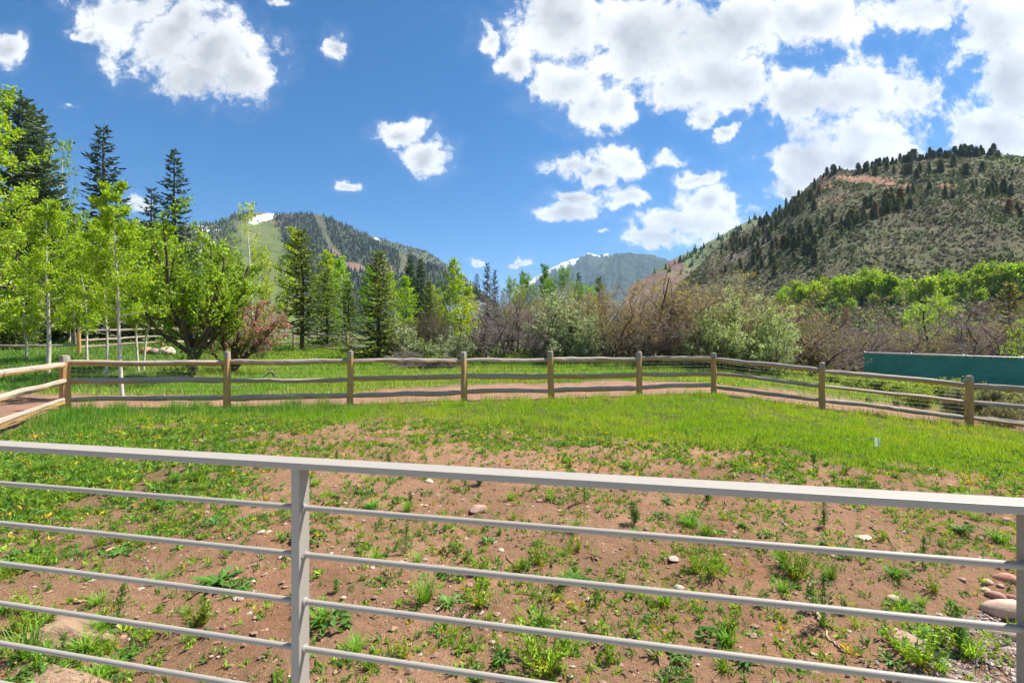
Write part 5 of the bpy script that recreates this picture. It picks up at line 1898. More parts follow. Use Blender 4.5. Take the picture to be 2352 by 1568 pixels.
put(B_will, 905, 712, 25.5, 'silvery white-budded bush right behind the golden-green spruce', 1.0, group='bushes by the rear fence')
put(B_will, 1075, 735, 23.5, 'silvery white-budded bush right of the small yellow-green tree', 1.2, group='bushes by the rear fence')
put(B_will, 1055, 775, 22.8, 'low silvery bush at the foot of the small yellow-green tree', 1.2, group='bushes by the rear fence')
put(B_will, 815, 755, 27.5, 'silvery bush peeping out left of the golden-green spruce', 1.1, group='bushes by the rear fence')
put(B_brown, 955, 712, 28, 'brown leafless bush left of the grey-green spruce foot', 1.1, group='bushes by the rear fence')
put(B_brown, 1010, 705, 29, 'brown leafless bush below the metal roof', 1.2, group='bushes by the rear fence')
put(B_brown, 1100, 720, 27, 'brown leafless bush right of the metal roof', 1.1, group='bushes by the rear fence')
put(B_green, 940, 765, 26, 'dark green bush left of the brush pile', 1.2, group='bushes by the rear fence')
put(B_green, 985, 785, 25.5, 'dark green bush above the brush pile', 1.3, group='bushes by the rear fence')
put(B_brown, 600, 745, 23, 'dense brown twiggy bush right of the crabapple stems', .9, group='bushes by the rear fence')
put(B_green, 20, 700, 23, 'white-budded green bush at the left edge before the rear fence', 1.0, (1.1, 1.05, 1.4), group='bushes by the rear fence')
for px, py, Z, w, lab in ((2140, 858, 17.5, 1.5, 'lime green bush in front of the middle of the windscreen'), (2080, 866, 17.3, 1.4, 'lime green bush in front of the left half of the windscreen'), (2020, 858, 19, 1.5, 'lime green bush at the left end of the windscreen'), (2180, 872, 16.8, 1.2, 'lime green bush left of the last fence post'),
                          (1960, 858, 20, 1.6, 'low lime green bush right of the second post of the right fence run'), (1900, 850, 22, 1.7, 'low lime green bush behind the second post of the right fence run'), (1830, 846, 23, 1.7, 'low lime green bush below the creamy-flowered bushes'), (2115, 880, 15.6, 1.1, 'low lime green bush close to the middle rail'), (1770, 842, 22.5, 1.6, 'low yellow-green bush under the large serviceberry')):
    put(B_lime, px, py, Z, lab, w, group='lime bushes beyond the right fence')
for px, py, Z, w, lab in ((2262, 868, 14.2, 1.1, 'large grey-green sagebrush right of the last fence post'), (2335, 872, 13.8, 1.0, 'grey-green sagebrush cut off by the right edge'), (2205, 890, 14.6, .9, 'grey-green sagebrush left of the last fence post'), (2295, 905, 13.0, .9, 'low sagebrush in front of the large sagebrush'), (1995, 905, 15.6, .7, 'small grey sagebrush between the lower rails'), (2060, 912, 15.4, .7, 'tiny grey sagebrush between the lower rails right of the small one')):
    put(B_sage, px, py, Z, lab, w, group='sagebrush beyond the right fence')
# small tree with yellow-green leaves by the brush pile
mb, cr = aspen(521, 3.2, .035, .45, .8, .085, 5, GREEN * np.array([1.15, 1, 1]), (0, 0), 16, .8, (.2, .15, .11))
o = tree_thing('young_maple', mb, cr, M['bark'], M['leaf'], 'small yellow-green leafed tree on a thin stem beside the brush pile', 'tree')
for ch in o.children: pass
b = foot(1046, 21.5); o.location = b
k = hgt(698, 21.5, b) / 3.2
o.scale = (k * 1.1, k * 1.1, k)


# ------------------------------------------------------------------ small things in the meadow
def sticks(n, cx, cy_, W, D, H, g, r=.012, L=(.6, 1.8)):
    c = np.stack([g.normal(size=n) * W * .3, g.normal(size=n) * D * .3, np.abs(g.normal(size=n)) * H * .5 + .03], -1)
    a = g.uniform(0, 6.28, n)
    d = np.stack([np.cos(a), np.sin(a) * .6, g.normal(size=n) * .16], -1)
    ln = g.uniform(*L, n)[:, None]
    mid = c + g.normal(size=(n, 3)) * .05
    Pt = np.stack([c - d * ln / 2, mid, c + d * ln / 2], 1)
    Pt[:, :, 2] = np.maximum(Pt[:, :, 2], .01)
    return tubes(Pt, g.uniform(.5, 1.6, (n, 1)) * r * np.array([[1, .8, .35]]), 4)


g = np.random.default_rng(541)
b = foot(985, 21.2)
root = empty('brush_pile', b)
tag(root, 'low pile of dark cut branches lying in the meadow behind the top rail', 'brush pile')
mb = MB(); V, F = sticks(420, 0, 0, 1.9, 1.0, .24, g, .015, (.4, 1.2)); mb.add(V, F, np.repeat(g.uniform(.05, .17, (420, 1)) * np.array([[1.1, .85, .8]]), 12, 0))
tag(mb.obj('branches', M['twig'], root), kind='stuff')
b = foot(935, 23.0)
root = empty('brush_pile', b)
tag(root, 'heap of grey twigs at the end of the rear fence', 'brush pile')
mb = MB(); V, F = sticks(320, 0, 0, 1.3, .9, .6, g, .010, (.4, 1.1)); mb.add(V, F, np.repeat(g.uniform(.12, .26, (320, 1)) * np.array([[1.05, .9, .85]]), 12, 0))
tag(mb.obj('branches', M['twig'], root), kind='stuff')

# black pipe stand seen through the fence
b = on_ground(620, 880)[0]
root = empty('pipe_stand', b)
tag(root, 'black pipe stand of two crossed bars in the meadow beside the second post', 'stand')
for q0, q1 in (((.55, 0, -.05), (-.10, 0, .52)), ((-.60, .04, -.05), (.03, .04, .40)), ((-.02, .55, -.05), (.0, .05, .42))):
    mb = MB(); q0, q1 = np.array(q0), np.array(q1)
    V, F = tubes(np.array([[q0, (q0 + q1) / 2, q1]]), np.full((1, 3), .016), 8); mb.add(V, F); mb.obj('bar', M['black_pipe'], root, True)
bm_obj(box_mesh(.06, .08, .06, .01), 'clamp', M['galv_pipe'], root, (0, .02, .40))

# marker flag in the grass
b = on_ground(2008, 1042)[0]
root = empty('marker_flag', b)
tag(root, 'small pale green marker flag on a thin wire in the grass on the right', 'flag')
mb = MB(); V, F = tubes(np.array([[[0, 0, -.05], [.004, 0, .14], [0.01, 0, .30]]]), np.full((1, 3), .0022), 6); mb.add(V, F); mb.obj('wire_stake', M['wire'], root)
xs = np.linspace(0, .095, 8); zs = np.linspace(.15, .30, 6)
X, Z = np.meshgrid(xs, zs, indexing='ij')
Y = .012 * np.sin(X * 50 + Z * 9)
mb = MB()
for off, fl in ((0, 1), (.0012, -1)):
    mb.add(np.stack([X + .008, Y + off, Z - X * .08], -1), grid_faces(8, 6)[:, ::fl], (.80, .86, .66))
mb.obj('flag', M['flag'], root, True)


# ------------------------------------------------------------------ stones
def rock_mesh(seed, flat=.6, sub=3, facet=.0, rough=.22):
    import bmesh
    bm = bmesh.new()
    bmesh.ops.create_icosphere(bm, subdivisions=sub, radius=1.0)
    co = np.array([v.co[:] for v in bm.verts])
    g = np.random.default_rng(seed)
    n = fbm(co[:, 0] * 1.3 + seed, co[:, 1] * 1.3 + co[:, 2] * .9, 4, seed) * rough + fbm(co[:, 2] * 1.6 + 3, co[:, 0] * 1.4 - co[:, 1], 3, seed + 2) * rough
    co = co * (1 + n)[:, None]
    for k in range(int(facet)):
        d = rand_dirs(1, g)[0]; h = g.uniform(.45, .8)
        dd = co @ d
        co = co - np.maximum(dd - h, 0)[:, None] * d * .92
    co[:, 2] *= flat
    col = np.array([.34, .29, .25])[None] * (1 + .35 * fbm(co[:, 0] * 2.2, co[:, 1] * 2.2 + co[:, 2] * 2, 3, seed + 7)[:, None])
    F = np.array([[v.index for v in f.verts] for f in bm.faces])
    bm.free()
    mb = MB(); mb.add(co, F, col)
    return mb.mesh('stone', M['boulder' if sub > 3 else 'stone'], facet == 0)


ROCKS = [rock_mesh(601 + i, (.55, .4, .6, .35, .5)[i], 2, (0, 5, 0, 6, 3)[i]) for i in range(5)]


def stone(px, py, size, label, color, kind=None, rz=None, sc=(1, 1, 1), sink=.35, group='stones on the soil', name='stone', tilt=0.0):
    b = on_ground(px, py)[0]
    i = rnd.randrange(5) if kind is None else kind
    o = link(name, ROCKS[i])
    Z = b[1]
    s = size / FD * Z / 2
    o.scale = (s * sc[0], s * sc[1], s * sc[2])
    o.location = b + np.array([0, 0, s * .45 * sc[2] * (1 - sink * 2)])
    o.rotation_euler = (rnd.uniform(-.15, .15) + tilt, rnd.uniform(-.15, .15), rnd.uniform(0, 6.28) if rz is None else rz)
    o.color = (*color, 1)
    return tag(o, label, 'stone', group)


PALE, PINK, TAN, DARK = (1.2, 1.14, 1.06), (1.05, .78, .70), (1.1, .93, .76), (.58, .40, .36)
# notable ones
for px, py, s, c, k, lab in ((1005, 1195, 22, (.85, .72, .7), 1, 'angular dark pinkish stone left of the flat slab'), (1100, 1170, 44, PINK, 3, 'flat pinkish slab half buried in the middle of the soil'), (985, 1112, 22, PALE, 0, 'white stone just below the top rail right of the post'), (1078, 1107, 18, PALE, 3, 'small flat white stone right of the white stone below the top rail'),
                             (1104, 1110, 16, PALE, 3, 'second flat white stone below the top rail'), (1550, 1283, 26, (1.5, 1.2, 1.1), 3, 'upright pale pink flat stone above the lime weed clump'), (1560, 1334, 24, (1.2, 1.2, 1.1), 0, 'grey-green round stone beside the lime weed clump'), (1978, 1238, 40, (1.6, 1.4, 1.25), 3, 'long pale flat stone beside the thin dark twig'),
                             (2085, 1226, 22, PINK, 0, 'pinkish stone right of the long pale flat stone'), (2055, 1375, 30, (1.5, 1.25, 1.1), 0, 'pale rounded stone under the second bar at right'), (2085, 1465, 52, PINK, 3, 'long pink slab under the third bar at right'), (1575, 1555, 30, PINK, 3, 'pink slab at the bottom edge below the fourth bar'),
                             (1240, 1362, 18, PALE, 0, 'white pebble below the yellow-green weed'), (1155, 1505, 20, (1.5, 1.35, 1.0), 0, 'cream stone near the bottom right of the railing post'), (1045, 1405, 22, DARK, 2, 'dark red clod on the soil'), (1150, 1255, 16, PALE, 0, 'white pebble at the thistle rosette'), (1135, 1240, 14, PALE, 0, 'another white pebble left of the thistle rosette'),
                             (760, 1270, 12, PALE, 0, 'tiny white stone right of the post between the first and second bar'), (855, 1300, 14, (1.4, 1.3, 1.2), 0, 'small tan stone in the soil right of the post'), (110, 1526, 26, (1.8, 1.6, 1.4), 4, 'pale round stone on the boulder at the bottom left'), (50, 1538, 22, PINK, 4, 'pink stone left of the pale round stone at the bottom left'), (72, 1552, 20, PALE, 4, 'white chip of stone below the pale round stone'),
                             (690, 1240, 16, PALE, 0, 'white pebble left of the railing post near the first bar'), (600, 1236, 18, (1.6, 1.5, 1.4), 3, 'flat grey stone left of the railing post'), (300, 1102, 14, PALE, 0, 'white stone below the top rail at left'), (470, 1010, 22, TAN, 0, 'tan stone above the top rail left of the post'), (735, 1030, 14, PALE, 0, 'white stone just above the top rail'), (2210, 1340, 18, PINK, 0, 'pink pebble right of the pale rounded stone')):
    stone(px, py, s, lab, c, k)
for px, py, s, c, lab in ((385, 803, 34, (1.9, 1.6, 1.35), 'tan boulder beside the rear fence post behind the apple tree'), (338, 806, 26, (1.5, .8, .5), 'orange-brown boulder left of the tan boulder at the rear fence'), (355, 808, 24, (.7, .65, .65), 'dark boulder between the orange-brown and the tan boulder')):
    b = foot(px, 23.5)
    o = link('boulder', ROCKS[0]); sz = s / FD * 23.5 / 2
    o.scale = (sz, sz, sz * 1.4); o.location = b + np.array([0, 0, sz * .4]); o.color = (*c, 1)
    tag(o, lab, 'boulder', 'boulders by the rear fence')
# cobbles at the lower right, edge of the gravel
for px, py, s, sc, c, lab in ((2312, 1334, 52, (1, .7, 1), (1.35, .72, .55), 'rounded brick-red cobble, largest red one by the right post'), (2290, 1368, 40, (1.1, .6, .9), (1.15, .72, .65), 'mauve cobble below the brick-red cobble'), (2268, 1340, 24, (1, 1, 1), (1.6, 1.15, 1.05), 'small pale pink cobble left of the brick-red cobble'), (2262, 1352, 24, (1, .8, .8), (1.6, 1.35, 1.15), 'small cream cobble below the pale pink cobble'),
                              (2325, 1374, 26, (1, .8, .8), (.85, .42, .38), 'dark red cobble touching the right post'), (2322, 1412, 105, (1, .6, .75), (1.45, 1.2, 1.05), 'large pale grey-pink boulder at the right post'), (2315, 1455, 92, (1, .45, .7), (1.6, 1.4, 1.2), 'long cream stone below the large grey-pink boulder')):
    stone(px, py, s, lab, c, 0, rz=-.5, sc=sc, sink=.25, group='cobbles by the right post', name='cobble')
# big half-buried boulders at the lower left
BOULD = [rock_mesh(651, .62, 5, 9, .30), rock_mesh(653, .6, 5, 9, .32)]
for px, py, s, me, sc, rz, lab in ((175, 1450, .40, 0, (1.2, .7, .62), .25, 'half-buried pale sandstone boulder at the lower left behind the bars'), (150, 1562, .38, 1, (1.2, .7, .75), -.1, 'large brown weathered boulder at the bottom left corner')):
    b = on_ground(px, py)[0]
    o = link('boulder', BOULD[me]); o.scale = tuple(s * np.array(sc)); o.rotation_euler = (.05, .16, rz)
    o.location = b + np.array([0, .0, -.10]); o.color = (.85, .66, .50, 1)
    tag(o, lab, 'boulder', 'boulders at the lower left')
# scattered small ones
_sg = np.random.default_rng(661)
names = [('white', PALE), ('pinkish', PINK), ('tan', TAN), ('reddish', DARK)]
for i in range(90):
    py = _sg.uniform(1060, 1560); px = _sg.uniform(20, 2330)
    nm, c = names[int(_sg.choice(4, p=[.12, .38, .34, .16]))]
    stone(px, py, _sg.uniform(8, 17), 'small %s stone on the soil %s' % (nm, where(px, py)), tuple(np.array(c) * _sg.uniform(.8, 1.15)))


def pebbles(n, place, smin, smax, name, label, seed, pal):
    g = np.random.default_rng(seed)
    p = place(g, n)
    n = len(p)
    base = np.array([[1, 0, 0], [-1, 0, 0], [0, 1, 0], [0, -1, 0], [0, 0, 1], [0, 0, -1], [.6, .6, .45], [-.6, .6, .4]])
    F0 = np.array([[0, 6, 4], [6, 2, 4], [0, 2, 6], [2, 7, 4], [7, 1, 4], [2, 1, 7], [1, 3, 4], [3, 0, 4], [2, 0, 5], [1, 2, 5], [3, 1, 5], [0, 3, 5]])
    s = (smin + (smax - smin) * g.uniform(size=n) ** 3)
    sh = np.stack([g.uniform(.7, 1.3, n), g.uniform(.5, 1.0, n), g.uniform(.35, .7, n)], -1) * s[:, None]
    a = g.uniform(0, 6.28, n)
    B = base[None] * (1 + g.normal(size=(n, 8, 1)) * .15) * sh[:, None]
    V = np.stack([B[..., 0] * np.cos(a)[:, None] - B[..., 1] * np.sin(a)[:, None], B[..., 0] * np.sin(a)[:, None] + B[..., 1] * np.cos(a)[:, None], B[..., 2]], -1) + p[:, None] + np.array([0, 0, 1]) * (s * .2)[:, None, None]
    F = (F0[None] + np.arange(n)[:, None, None] * 8).reshape(-1, 3)
    pal = np.array(pal)
    c = pal[g.integers(len(pal), size=n)] * g.uniform(.7, 1.25, (n, 1))
    mb = MB(); mb.add(V.reshape(-1, 3), F, np.repeat(c, 8, 0))
    return tag(mb.obj(name, M['pebble']), label, 'pebbles', kind='stuff')


def soil_pts(g, n):
    Z = g.uniform(1.7, 9.2, n) ** 1.0
    X = g.uniform(-1.15, 1.15, n) * Z
    ins, d, turf, left, path, mead = cover(X, Z)
    k = (g.uniform(size=n) > turf) & ins
    X, Z = X[k], Z[k]
    return np.stack([X, Z, gz(X, Z)], -1)


pebbles(12500, soil_pts, .004, .024, 'soil_pebbles', 'fine pebbles and crumbs of earth scattered over the brown soil', 671, [(.30, .20, .14), (.31, .235, .18), (.15, .095, .065), (.36, .30, .25), (.26, .16, .105), (.19, .12, .08), (.23, .145, .095), (.27, .17, .11), (.21, .13, .09)])


def gravel_pts(g, n):
    px, py = g.uniform(2050, 2480, n), g.uniform(1385, 1640, n)
    k = (py - 1385) > (2330 - px) * .42 + g.normal(size=n) * 18 - 40
    k &= px > 2080 + (1640 - py) * .05 + g.normal(size=n) * 20
    return on_ground(px[k], py[k])


pebbles(4200, gravel_pts, .006, .019, 'gravel', 'patch of grey and pink gravel at the lower right', 673, [(.33, .29, .27), (.29, .22, .20), (.40, .36, .34), (.20, .155, .145), (.33, .22, .19), (.26, .19, .17)])


# ------------------------------------------------------------------ sticks on the soil
def stick(pts, r0, r1, label, col, forks=()):
    p = on_ground([q[0] for q in pts], [q[1] for q in pts])
    p[:, 2] += r0 * .8
    root = empty('dead_stick', p[0])
    mb = MB()
    n = 5 * (len(p) - 1) + 1
    t = np.linspace(0, len(p) - 1, n)
    q = np.stack([np.interp(t, np.arange(len(p)), p[:, a]) for a in range(3)], -1) - p[0]
    q[1:-1, :2] += _sg.normal(size=(n - 2, 2)) * r0 * .5
    V, F = tubes(q[None], np.linspace(r0, r1, n)[None], 6); mb.add(V, F, col)
    mb.obj('stem', M['bark'], root, True)
    for f in forks:
        fp = on_ground([a[0] for a in f], [a[1] for a in f]); fp[:, 2] += r0
        V, F = tubes((fp - p[0])[None], np.linspace(r0 * .7, r1 * .6, len(fp))[None], 5)
        mb = MB(); mb.add(V, F, col); mb.obj('side_twig', M['bark'], root, True)
    return tag(root, label, 'stick', 'sticks on the soil')


stick([(1858, 1340), (1855, 1362), (1868, 1398), (1882, 1425), (1905, 1470), (1930, 1492)], .010, .005, 'pale forked dead stick lying under the bars right of the centre', (.36, .28, .19), [[(1868, 1408), (1895, 1398), (1912, 1388)], [(1858, 1342), (1880, 1338), (1920, 1345)]])
stick([(1998, 1214), (2012, 1230), (2040, 1250), (2058, 1272)], .006, .003, 'thin dark twig beside the long pale flat stone', (.06, .045, .04))
stick([(1165, 1275), (1185, 1300), (1225, 1330)], .008, .004, 'short brown twig near the lime weeds below the middle', (.17, .11, .07))
stick([(1862, 1497), (1890, 1496), (1910, 1494)], .008, .005, 'short pale stick near the bottom bar right of the centre', (.38, .30, .2))
stick([(240, 1262), (280, 1248), (300, 1240)], .009, .005, 'pale straw-coloured stick among the weeds at the left', (.42, .33, .2))
stick([(1212, 1395), (1232, 1420), (1245, 1440)], .006, .004, 'short dark twig above the grass tuft at the bottom', (.14, .09, .06))

# ------------------------------------------------------------------ grass
def blades(p, H, W, col, g, lean=.35, seg=1):
    n = len(p)
    a = g.uniform(0, 6.28, n)
    side = np.stack([np.cos(a), np.sin(a), 0 * a], -1) * W[:, None] * .5
    b = g.uniform(0, 6.28, n)
    le = np.abs(g.normal(size=n)) * lean
    d = np.stack([np.cos(b) * le, np.sin(b) * le, np.ones(n)], -1)
    d = d / np.linalg.norm(d, axis=1)[:, None]
    tip = p + d * H[:, None]
    if seg == 1:
        V = np.stack([p - side, p + side, tip], 1).reshape(-1, 3)
        F = np.arange(n * 3).reshape(n, 3)
        c = np.repeat(col, 3, 0)
        return V, F, c
    mid = p + (d * .35 + np.array([0, 0, .65])) * (H * .55)[:, None]
    V = np.stack([p - side, p + side, mid + side * .8, mid - side * .8], 1).reshape(-1, 3)
    return V, np.arange(n * 4).reshape(n, 4), np.repeat(col, 4, 0), np.stack([mid - side * .8, mid + side * .8, tip], 1).reshape(-1, 3), np.arange(n * 3).reshape(n, 3), np.repeat(col, 3, 0)


def lawn():
    g = np.random.default_rng(701)
    n = 900000
    Z = g.uniform(5.2, 15.6, n); X = g.uniform(-1.14, 1.14, n) * Z
    ins, d, turf, left, path, mead = cover(X, Z)
    cl = fbm(X * 3.1, Z * 3.1, 3, 77)
    gap = sstep(-.45, .1, fbm(X * .9, Z * .9, 4, 79) + .35 * turf)
    pr = turf * (.62 + .6 * cl) * sstep(.05, .45, d + .05) * (.35 + .65 * gap)
    pr = np.maximum(pr, .18 * np.exp(-(d / .3) ** 2) * ins)
    k = (g.uniform(size=n) < pr * .62) & ins
    X, Z, d, cl, turf = X[k], Z[k], d[k], cl[k], turf[k]
    p = np.stack([X, Z, gz(X, Z) - .01], -1)
    m = len(p)
    patch = fbm(X * .5, Z * .5, 3, 83)
    H = (.055 + .085 * sstep(-.3, .5, cl)) * g.uniform(.55, 1.35, m) * (.7 + .3 * turf)
    lush = sstep(-1.5, -5, X) * sstep(2.2, .7, d)
    H *= 1 + .55 * lush + .7 * sstep(1.8, .4, d) * sstep(-.3, .4, cl)
    W = g.uniform(.007, .014, m)
    c0, c1, c2 = np.array([.245, .435, .022]), np.array([.375, .500, .040]), np.array([.115, .300, .035])
    kk = sstep(-.3, .4, patch + g.normal(size=m) * .25)[:, None]
    c = c0 * (1 - kk) + c1 * kk
    dkk = np.clip(lush + sstep(.25, .6, cl) * .25, 0, .9)[:, None]
    c = c * (1 - dkk) + c2 * dkk
    dry = (g.uniform(size=m) < .03 + .10 * sstep(.1, .5, fbm(X * .8, Z * .8, 3, 91)) + .22 * sstep(.55, .1, d) + .14 * sstep(6, 10, X) * sstep(2.4, .8, d))[:, None]
    c = np.where(dry, np.array([.50, .40, .20]), c)
    c = c * g.uniform(.7, 1.25, (m, 1))
    mb = MB(); mb.add(*blades(p, H, W, c, g, .45))
    return tag(mb.obj('lawn_grass', M['grass']), 'bright green long grass on the near side of the split-rail fence', 'grass', kind='stuff')


def meadow():
    g = np.random.default_rng(703)
    n = 720000
    Z = g.uniform(10.2, 31, n); X = g.uniform(-1.16, 1.16, n) * Z
    ins, d, turf, left, path, mead = cover(X, Z)
    cl = fbm(X * 1.6, Z * 1.6, 3, 87)
    right = sstep(7, 12, X)
    pr = mead * (.65 + .4 * cl) * (1 - .75 * right * sstep(.3, -.2, fbm(X * .6, Z * .6, 3, 5) - .1))
    pr *= 1 - .8 * sstep(19, 23, Z) * sstep(-13, -16, X)
    k = (g.uniform(size=n) < pr * .6) & ~ins & (d > .12)
    X, Z, d, cl = X[k], Z[k], d[k], cl[k]
    p = np.stack([X, Z, gz(X, Z) - .01], -1)
    m = len(p)
    H = (.10 + .12 * sstep(-.3, .5, cl)) * g.uniform(.6, 1.4, m) * (1 + .5 * sstep(20, 26, Z))
    W = g.uniform(.012, .024, m) * (.6 + Z / 22)
    patch = fbm(X * .35, Z * .35, 3, 89)
    kk = sstep(-.25, .35, patch + g.normal(size=m) * .2)[:, None]
    c = np.array([.20, .40, .030]) * (1 - kk) + np.array([.33, .46, .045]) * kk
    cool = (sstep(-11, -16, X) * .7)[:, None]
    c = c * (1 - cool) + np.array([.10, .28, .06]) * cool
    dry = (g.uniform(size=m) < .06 + .25 * sstep(2.2, 1.2, d) + .25 * sstep(8, 13, X))[:, None]
    c = np.where(dry, np.array([.46, .38, .20]), c)
    c = c * g.uniform(.7, 1.25, (m, 1))
    mb = MB(); mb.add(*blades(p, H, W, c, g, .5))
    # leafy undergrowth along the foot of the thicket and under the trees
    n = 26000
    X = g.uniform(-22, 15, n); Z = np.where(X < -5, g.uniform(24, 34, n), g.uniform(22.3, 29, n))
    k = (g.uniform(size=n) < sstep(-.35, .2, fbm(X * .7, Z * .7, 3, 6)))
    X, Z = X[k], Z[k]
    hh = np.abs(g.normal(size=len(X))) * np.where(X < -5, .12, .3)
    q = np.stack([X, Z, gz(X, Z) + hh], -1)
    mb.add(*leaves(q, .11, .075, (.125, .205, .035), .2, g, None, .35))
    return tag(mb.obj('meadow_grass', M['grass']), 'green meadow grass and undergrowth beyond the split-rail fence', 'grass', kind='stuff')


lawn(); meadow()


# ------------------------------------------------------------------ weeds on the bare soil
def ribbons(Pt, W, side):
    """Pt (B,n,3), W (B,n) widths, side (B,3)."""
    B, n, _ = Pt.shape
    s = side[:, None] * W[..., None] * .5
    V = np.stack([Pt - s, Pt + s], 2).reshape(-1, 3)
    b = np.arange(B)[:, None] * (2 * n) + np.arange(n - 1)[None] * 2
    F = np.stack([b, b + 1, b + 3, b + 2], -1).reshape(-1, 4)
    return V, F


def arcs(n, L, el0, el1, g, m=5, z0=0.0, r0=.004):
    """n curved shoots leaving the ground at elevation el0 and ending at el1 (degrees)."""
    az = g.uniform(0, 6.28, n)
    L = L * g.uniform(.65, 1.2, n)
    e = R(1) * (el0[:, None] + (el1 - el0)[:, None] * np.linspace(0, 1, m - 1)[None])
    st = L[:, None] / (m - 1)
    dr, dz = np.cos(e) * st, np.sin(e) * st
    r = np.concatenate([np.full((n, 1), r0), r0 + np.cumsum(dr, 1)], 1); z = np.concatenate([np.full((n, 1), z0), z0 + np.cumsum(dz, 1)], 1)
    Pt = np.stack([np.cos(az)[:, None] * r, np.sin(az)[:, None] * r, z], -1)
    return Pt, np.stack([-np.sin(az), np.cos(az), 0 * az], -1), az


def w_tuft(seed, n=60, L=.14):
    g = np.random.default_rng(seed); mb = MB()
    Pt, sd, az = arcs(n, L, g.uniform(55, 88, n), g.uniform(-5, 65, n), g, 5)
    Pt[:, :, :2] += g.normal(size=(n, 1, 2)) * .016
    V, F = ribbons(Pt, np.full((n, 1), .0055) * np.array([[1, 1, .85, .6, .12]]), sd)
    c = np.array([.16, .34, .03]) * g.uniform(.65, 1.35, (n, 1)); c = np.repeat(c, 10, 0)
    mb.add(V, F, c)
    return mb


def w_rosette(seed, n=26, L=.12, col=(.085, .20, .035), ser=.45):
    g = np.random.default_rng(seed); mb = MB()
    m = 11
    Pt, sd, az = arcs(n, L, g.uniform(25, 70, n), g.uniform(-25, 10, n), g, m)
    t = np.linspace(0, 1, m)
    w = .021 * np.sin(np.pi * np.clip(t * .85 + .1, 0, 1)) * (1 + ser * np.where(np.arange(m) % 2 == 0, 1, -1)) * (1 - .2 * t)
    w[-1] = .002
    V, F = ribbons(Pt, w[None] * g.uniform(.7, 1.2, (n, 1)), unit(sd + g.normal(size=(n, 3)) * .25))
    c = np.repeat(np.array(col) * g.uniform(.6, 1.5, (n, 1)), 2 * m, 0)
    mb.add(V, F, c)
    return mb


def w_feather(seed, H=.22, stems=3, col=(.115, .225, .045)):
    g = np.random.default_rng(seed); mb = MB()
    m = 6
    Pt, sd, az = arcs(stems, H, g.uniform(70, 88, stems), g.uniform(72, 100, stems), g, m)
    V, F = tubes(Pt, np.full((stems, m), .0022), 3); mb.add(V, F, np.array(col) * .9)
    for i in range(stems):
        k = 34
        t = g.uniform(.08, 1, k)
        p = np.stack([np.interp(t, np.linspace(0, 1, m), Pt[i, :, a]) for a in range(3)], -1)
        a = g.uniform(0, 6.28, k)
        L = .065 * (1.1 - .75 * t)
        d = np.stack([np.cos(a) * .8, np.sin(a) * .8, np.full(k, .45)], -1)
        q = 5
        f = (np.arange(q) + .6) / q
        c = p[:, None] + d[:, None] * (L[:, None] * f[None])[..., None]
        c = c.reshape(-1, 3) + g.normal(size=(k * q, 3)) * .003
        mb.add(*leaves(c, .017, .007, col, .3, g, np.repeat(d, q, 0), .22))
    return mb


def w_mustard(seed, n=11, L=.2, col=(.22, .36, .025), up=40):
    g = np.random.default_rng(seed); mb = MB()
    m = 6
    Pt, sd, az = arcs(n, L, g.uniform(up - 12, 80, n), g.uniform(up, 88, n), g, m)
    V, F = tubes(Pt, np.full((n, m), .0019), 3); mb.add(V, F, (.25, .33, .05))
    k = 24
    t = g.uniform(.12, 1, (n, k))
    f = t * (m - 1) * .9999; j = f.astype(int); ff = (f - j)[..., None]
    bi = np.arange(n)[:, None]
    p = (Pt[bi, j] * (1 - ff) + Pt[bi, j + 1] * ff).reshape(-1, 3)
    tt = t.reshape(-1)
    c = np.array(col) * np.ones((len(p), 1))
    yel = (sstep(.32, .15, tt) * .85)[:, None]
    c = c * (1 - yel) + np.array([.55, .36, .03]) * yel
    mb.add(*leaves(p + g.normal(size=p.shape) * .008, .024, .011, c, .3, g, None, .2))
    return mb


def w_mat(seed, n=90, r=.09, col=(.10, .215, .035)):
    g = np.random.default_rng(seed); mb = MB()
    a = g.uniform(0, 6.28, n); rr = np.sqrt(g.uniform(0, 1, n)) * r
    p = np.stack([np.cos(a) * rr, np.sin(a) * rr, .012 + .035 * (1 - (rr / r) ** 2) * g.uniform(.3, 1.2, n)], -1)
    mb.add(*leaves(p, .028, .019, col, 1.0, g, np.stack([np.cos(a), np.sin(a), .3 + 0 * a], -1), .28))
    return mb


def weed_proto(name, mb):
    me = mb.mesh(name, M['grass'])
    return me


WE = {'grass_tuft': [weed_proto('grass_tuft', w_tuft(801 + i, (60, 45, 80)[i], (.14, .11, .17)[i])) for i in range(3)],
      'dandelion_rosette': [weed_proto('dandelion_rosette', w_rosette(811 + i, (26, 20, 34)[i], (.12, .10, .15)[i])) for i in range(3)],
      'feathery_weed': [weed_proto('feathery_weed', w_feather(821 + i, (.22, .17, .28)[i], (3, 4, 2)[i])) for i in range(3)],
      'mustard_weed': [weed_proto('mustard_weed', w_mustard(831 + i, (15, 11, 20)[i], (.2, .15, .24)[i])) for i in range(3)],
      'creeping_weed': [weed_proto('creeping_weed', w_mat(841 + i, (90, 60, 120)[i], (.09, .07, .12)[i])) for i in range(3)]}
WLAB = {'grass_tuft': ('grass tuft', 'grass tuft'), 'dandelion_rosette': ('weed', 'flat leaf rosette'), 'feathery_weed': ('weed', 'upright feathery weed'), 'mustard_weed': ('weed', 'leafy-stemmed yellow-green weed'), 'creeping_weed': ('weed', 'low leafy mat')}
_wg = np.random.default_rng(851)


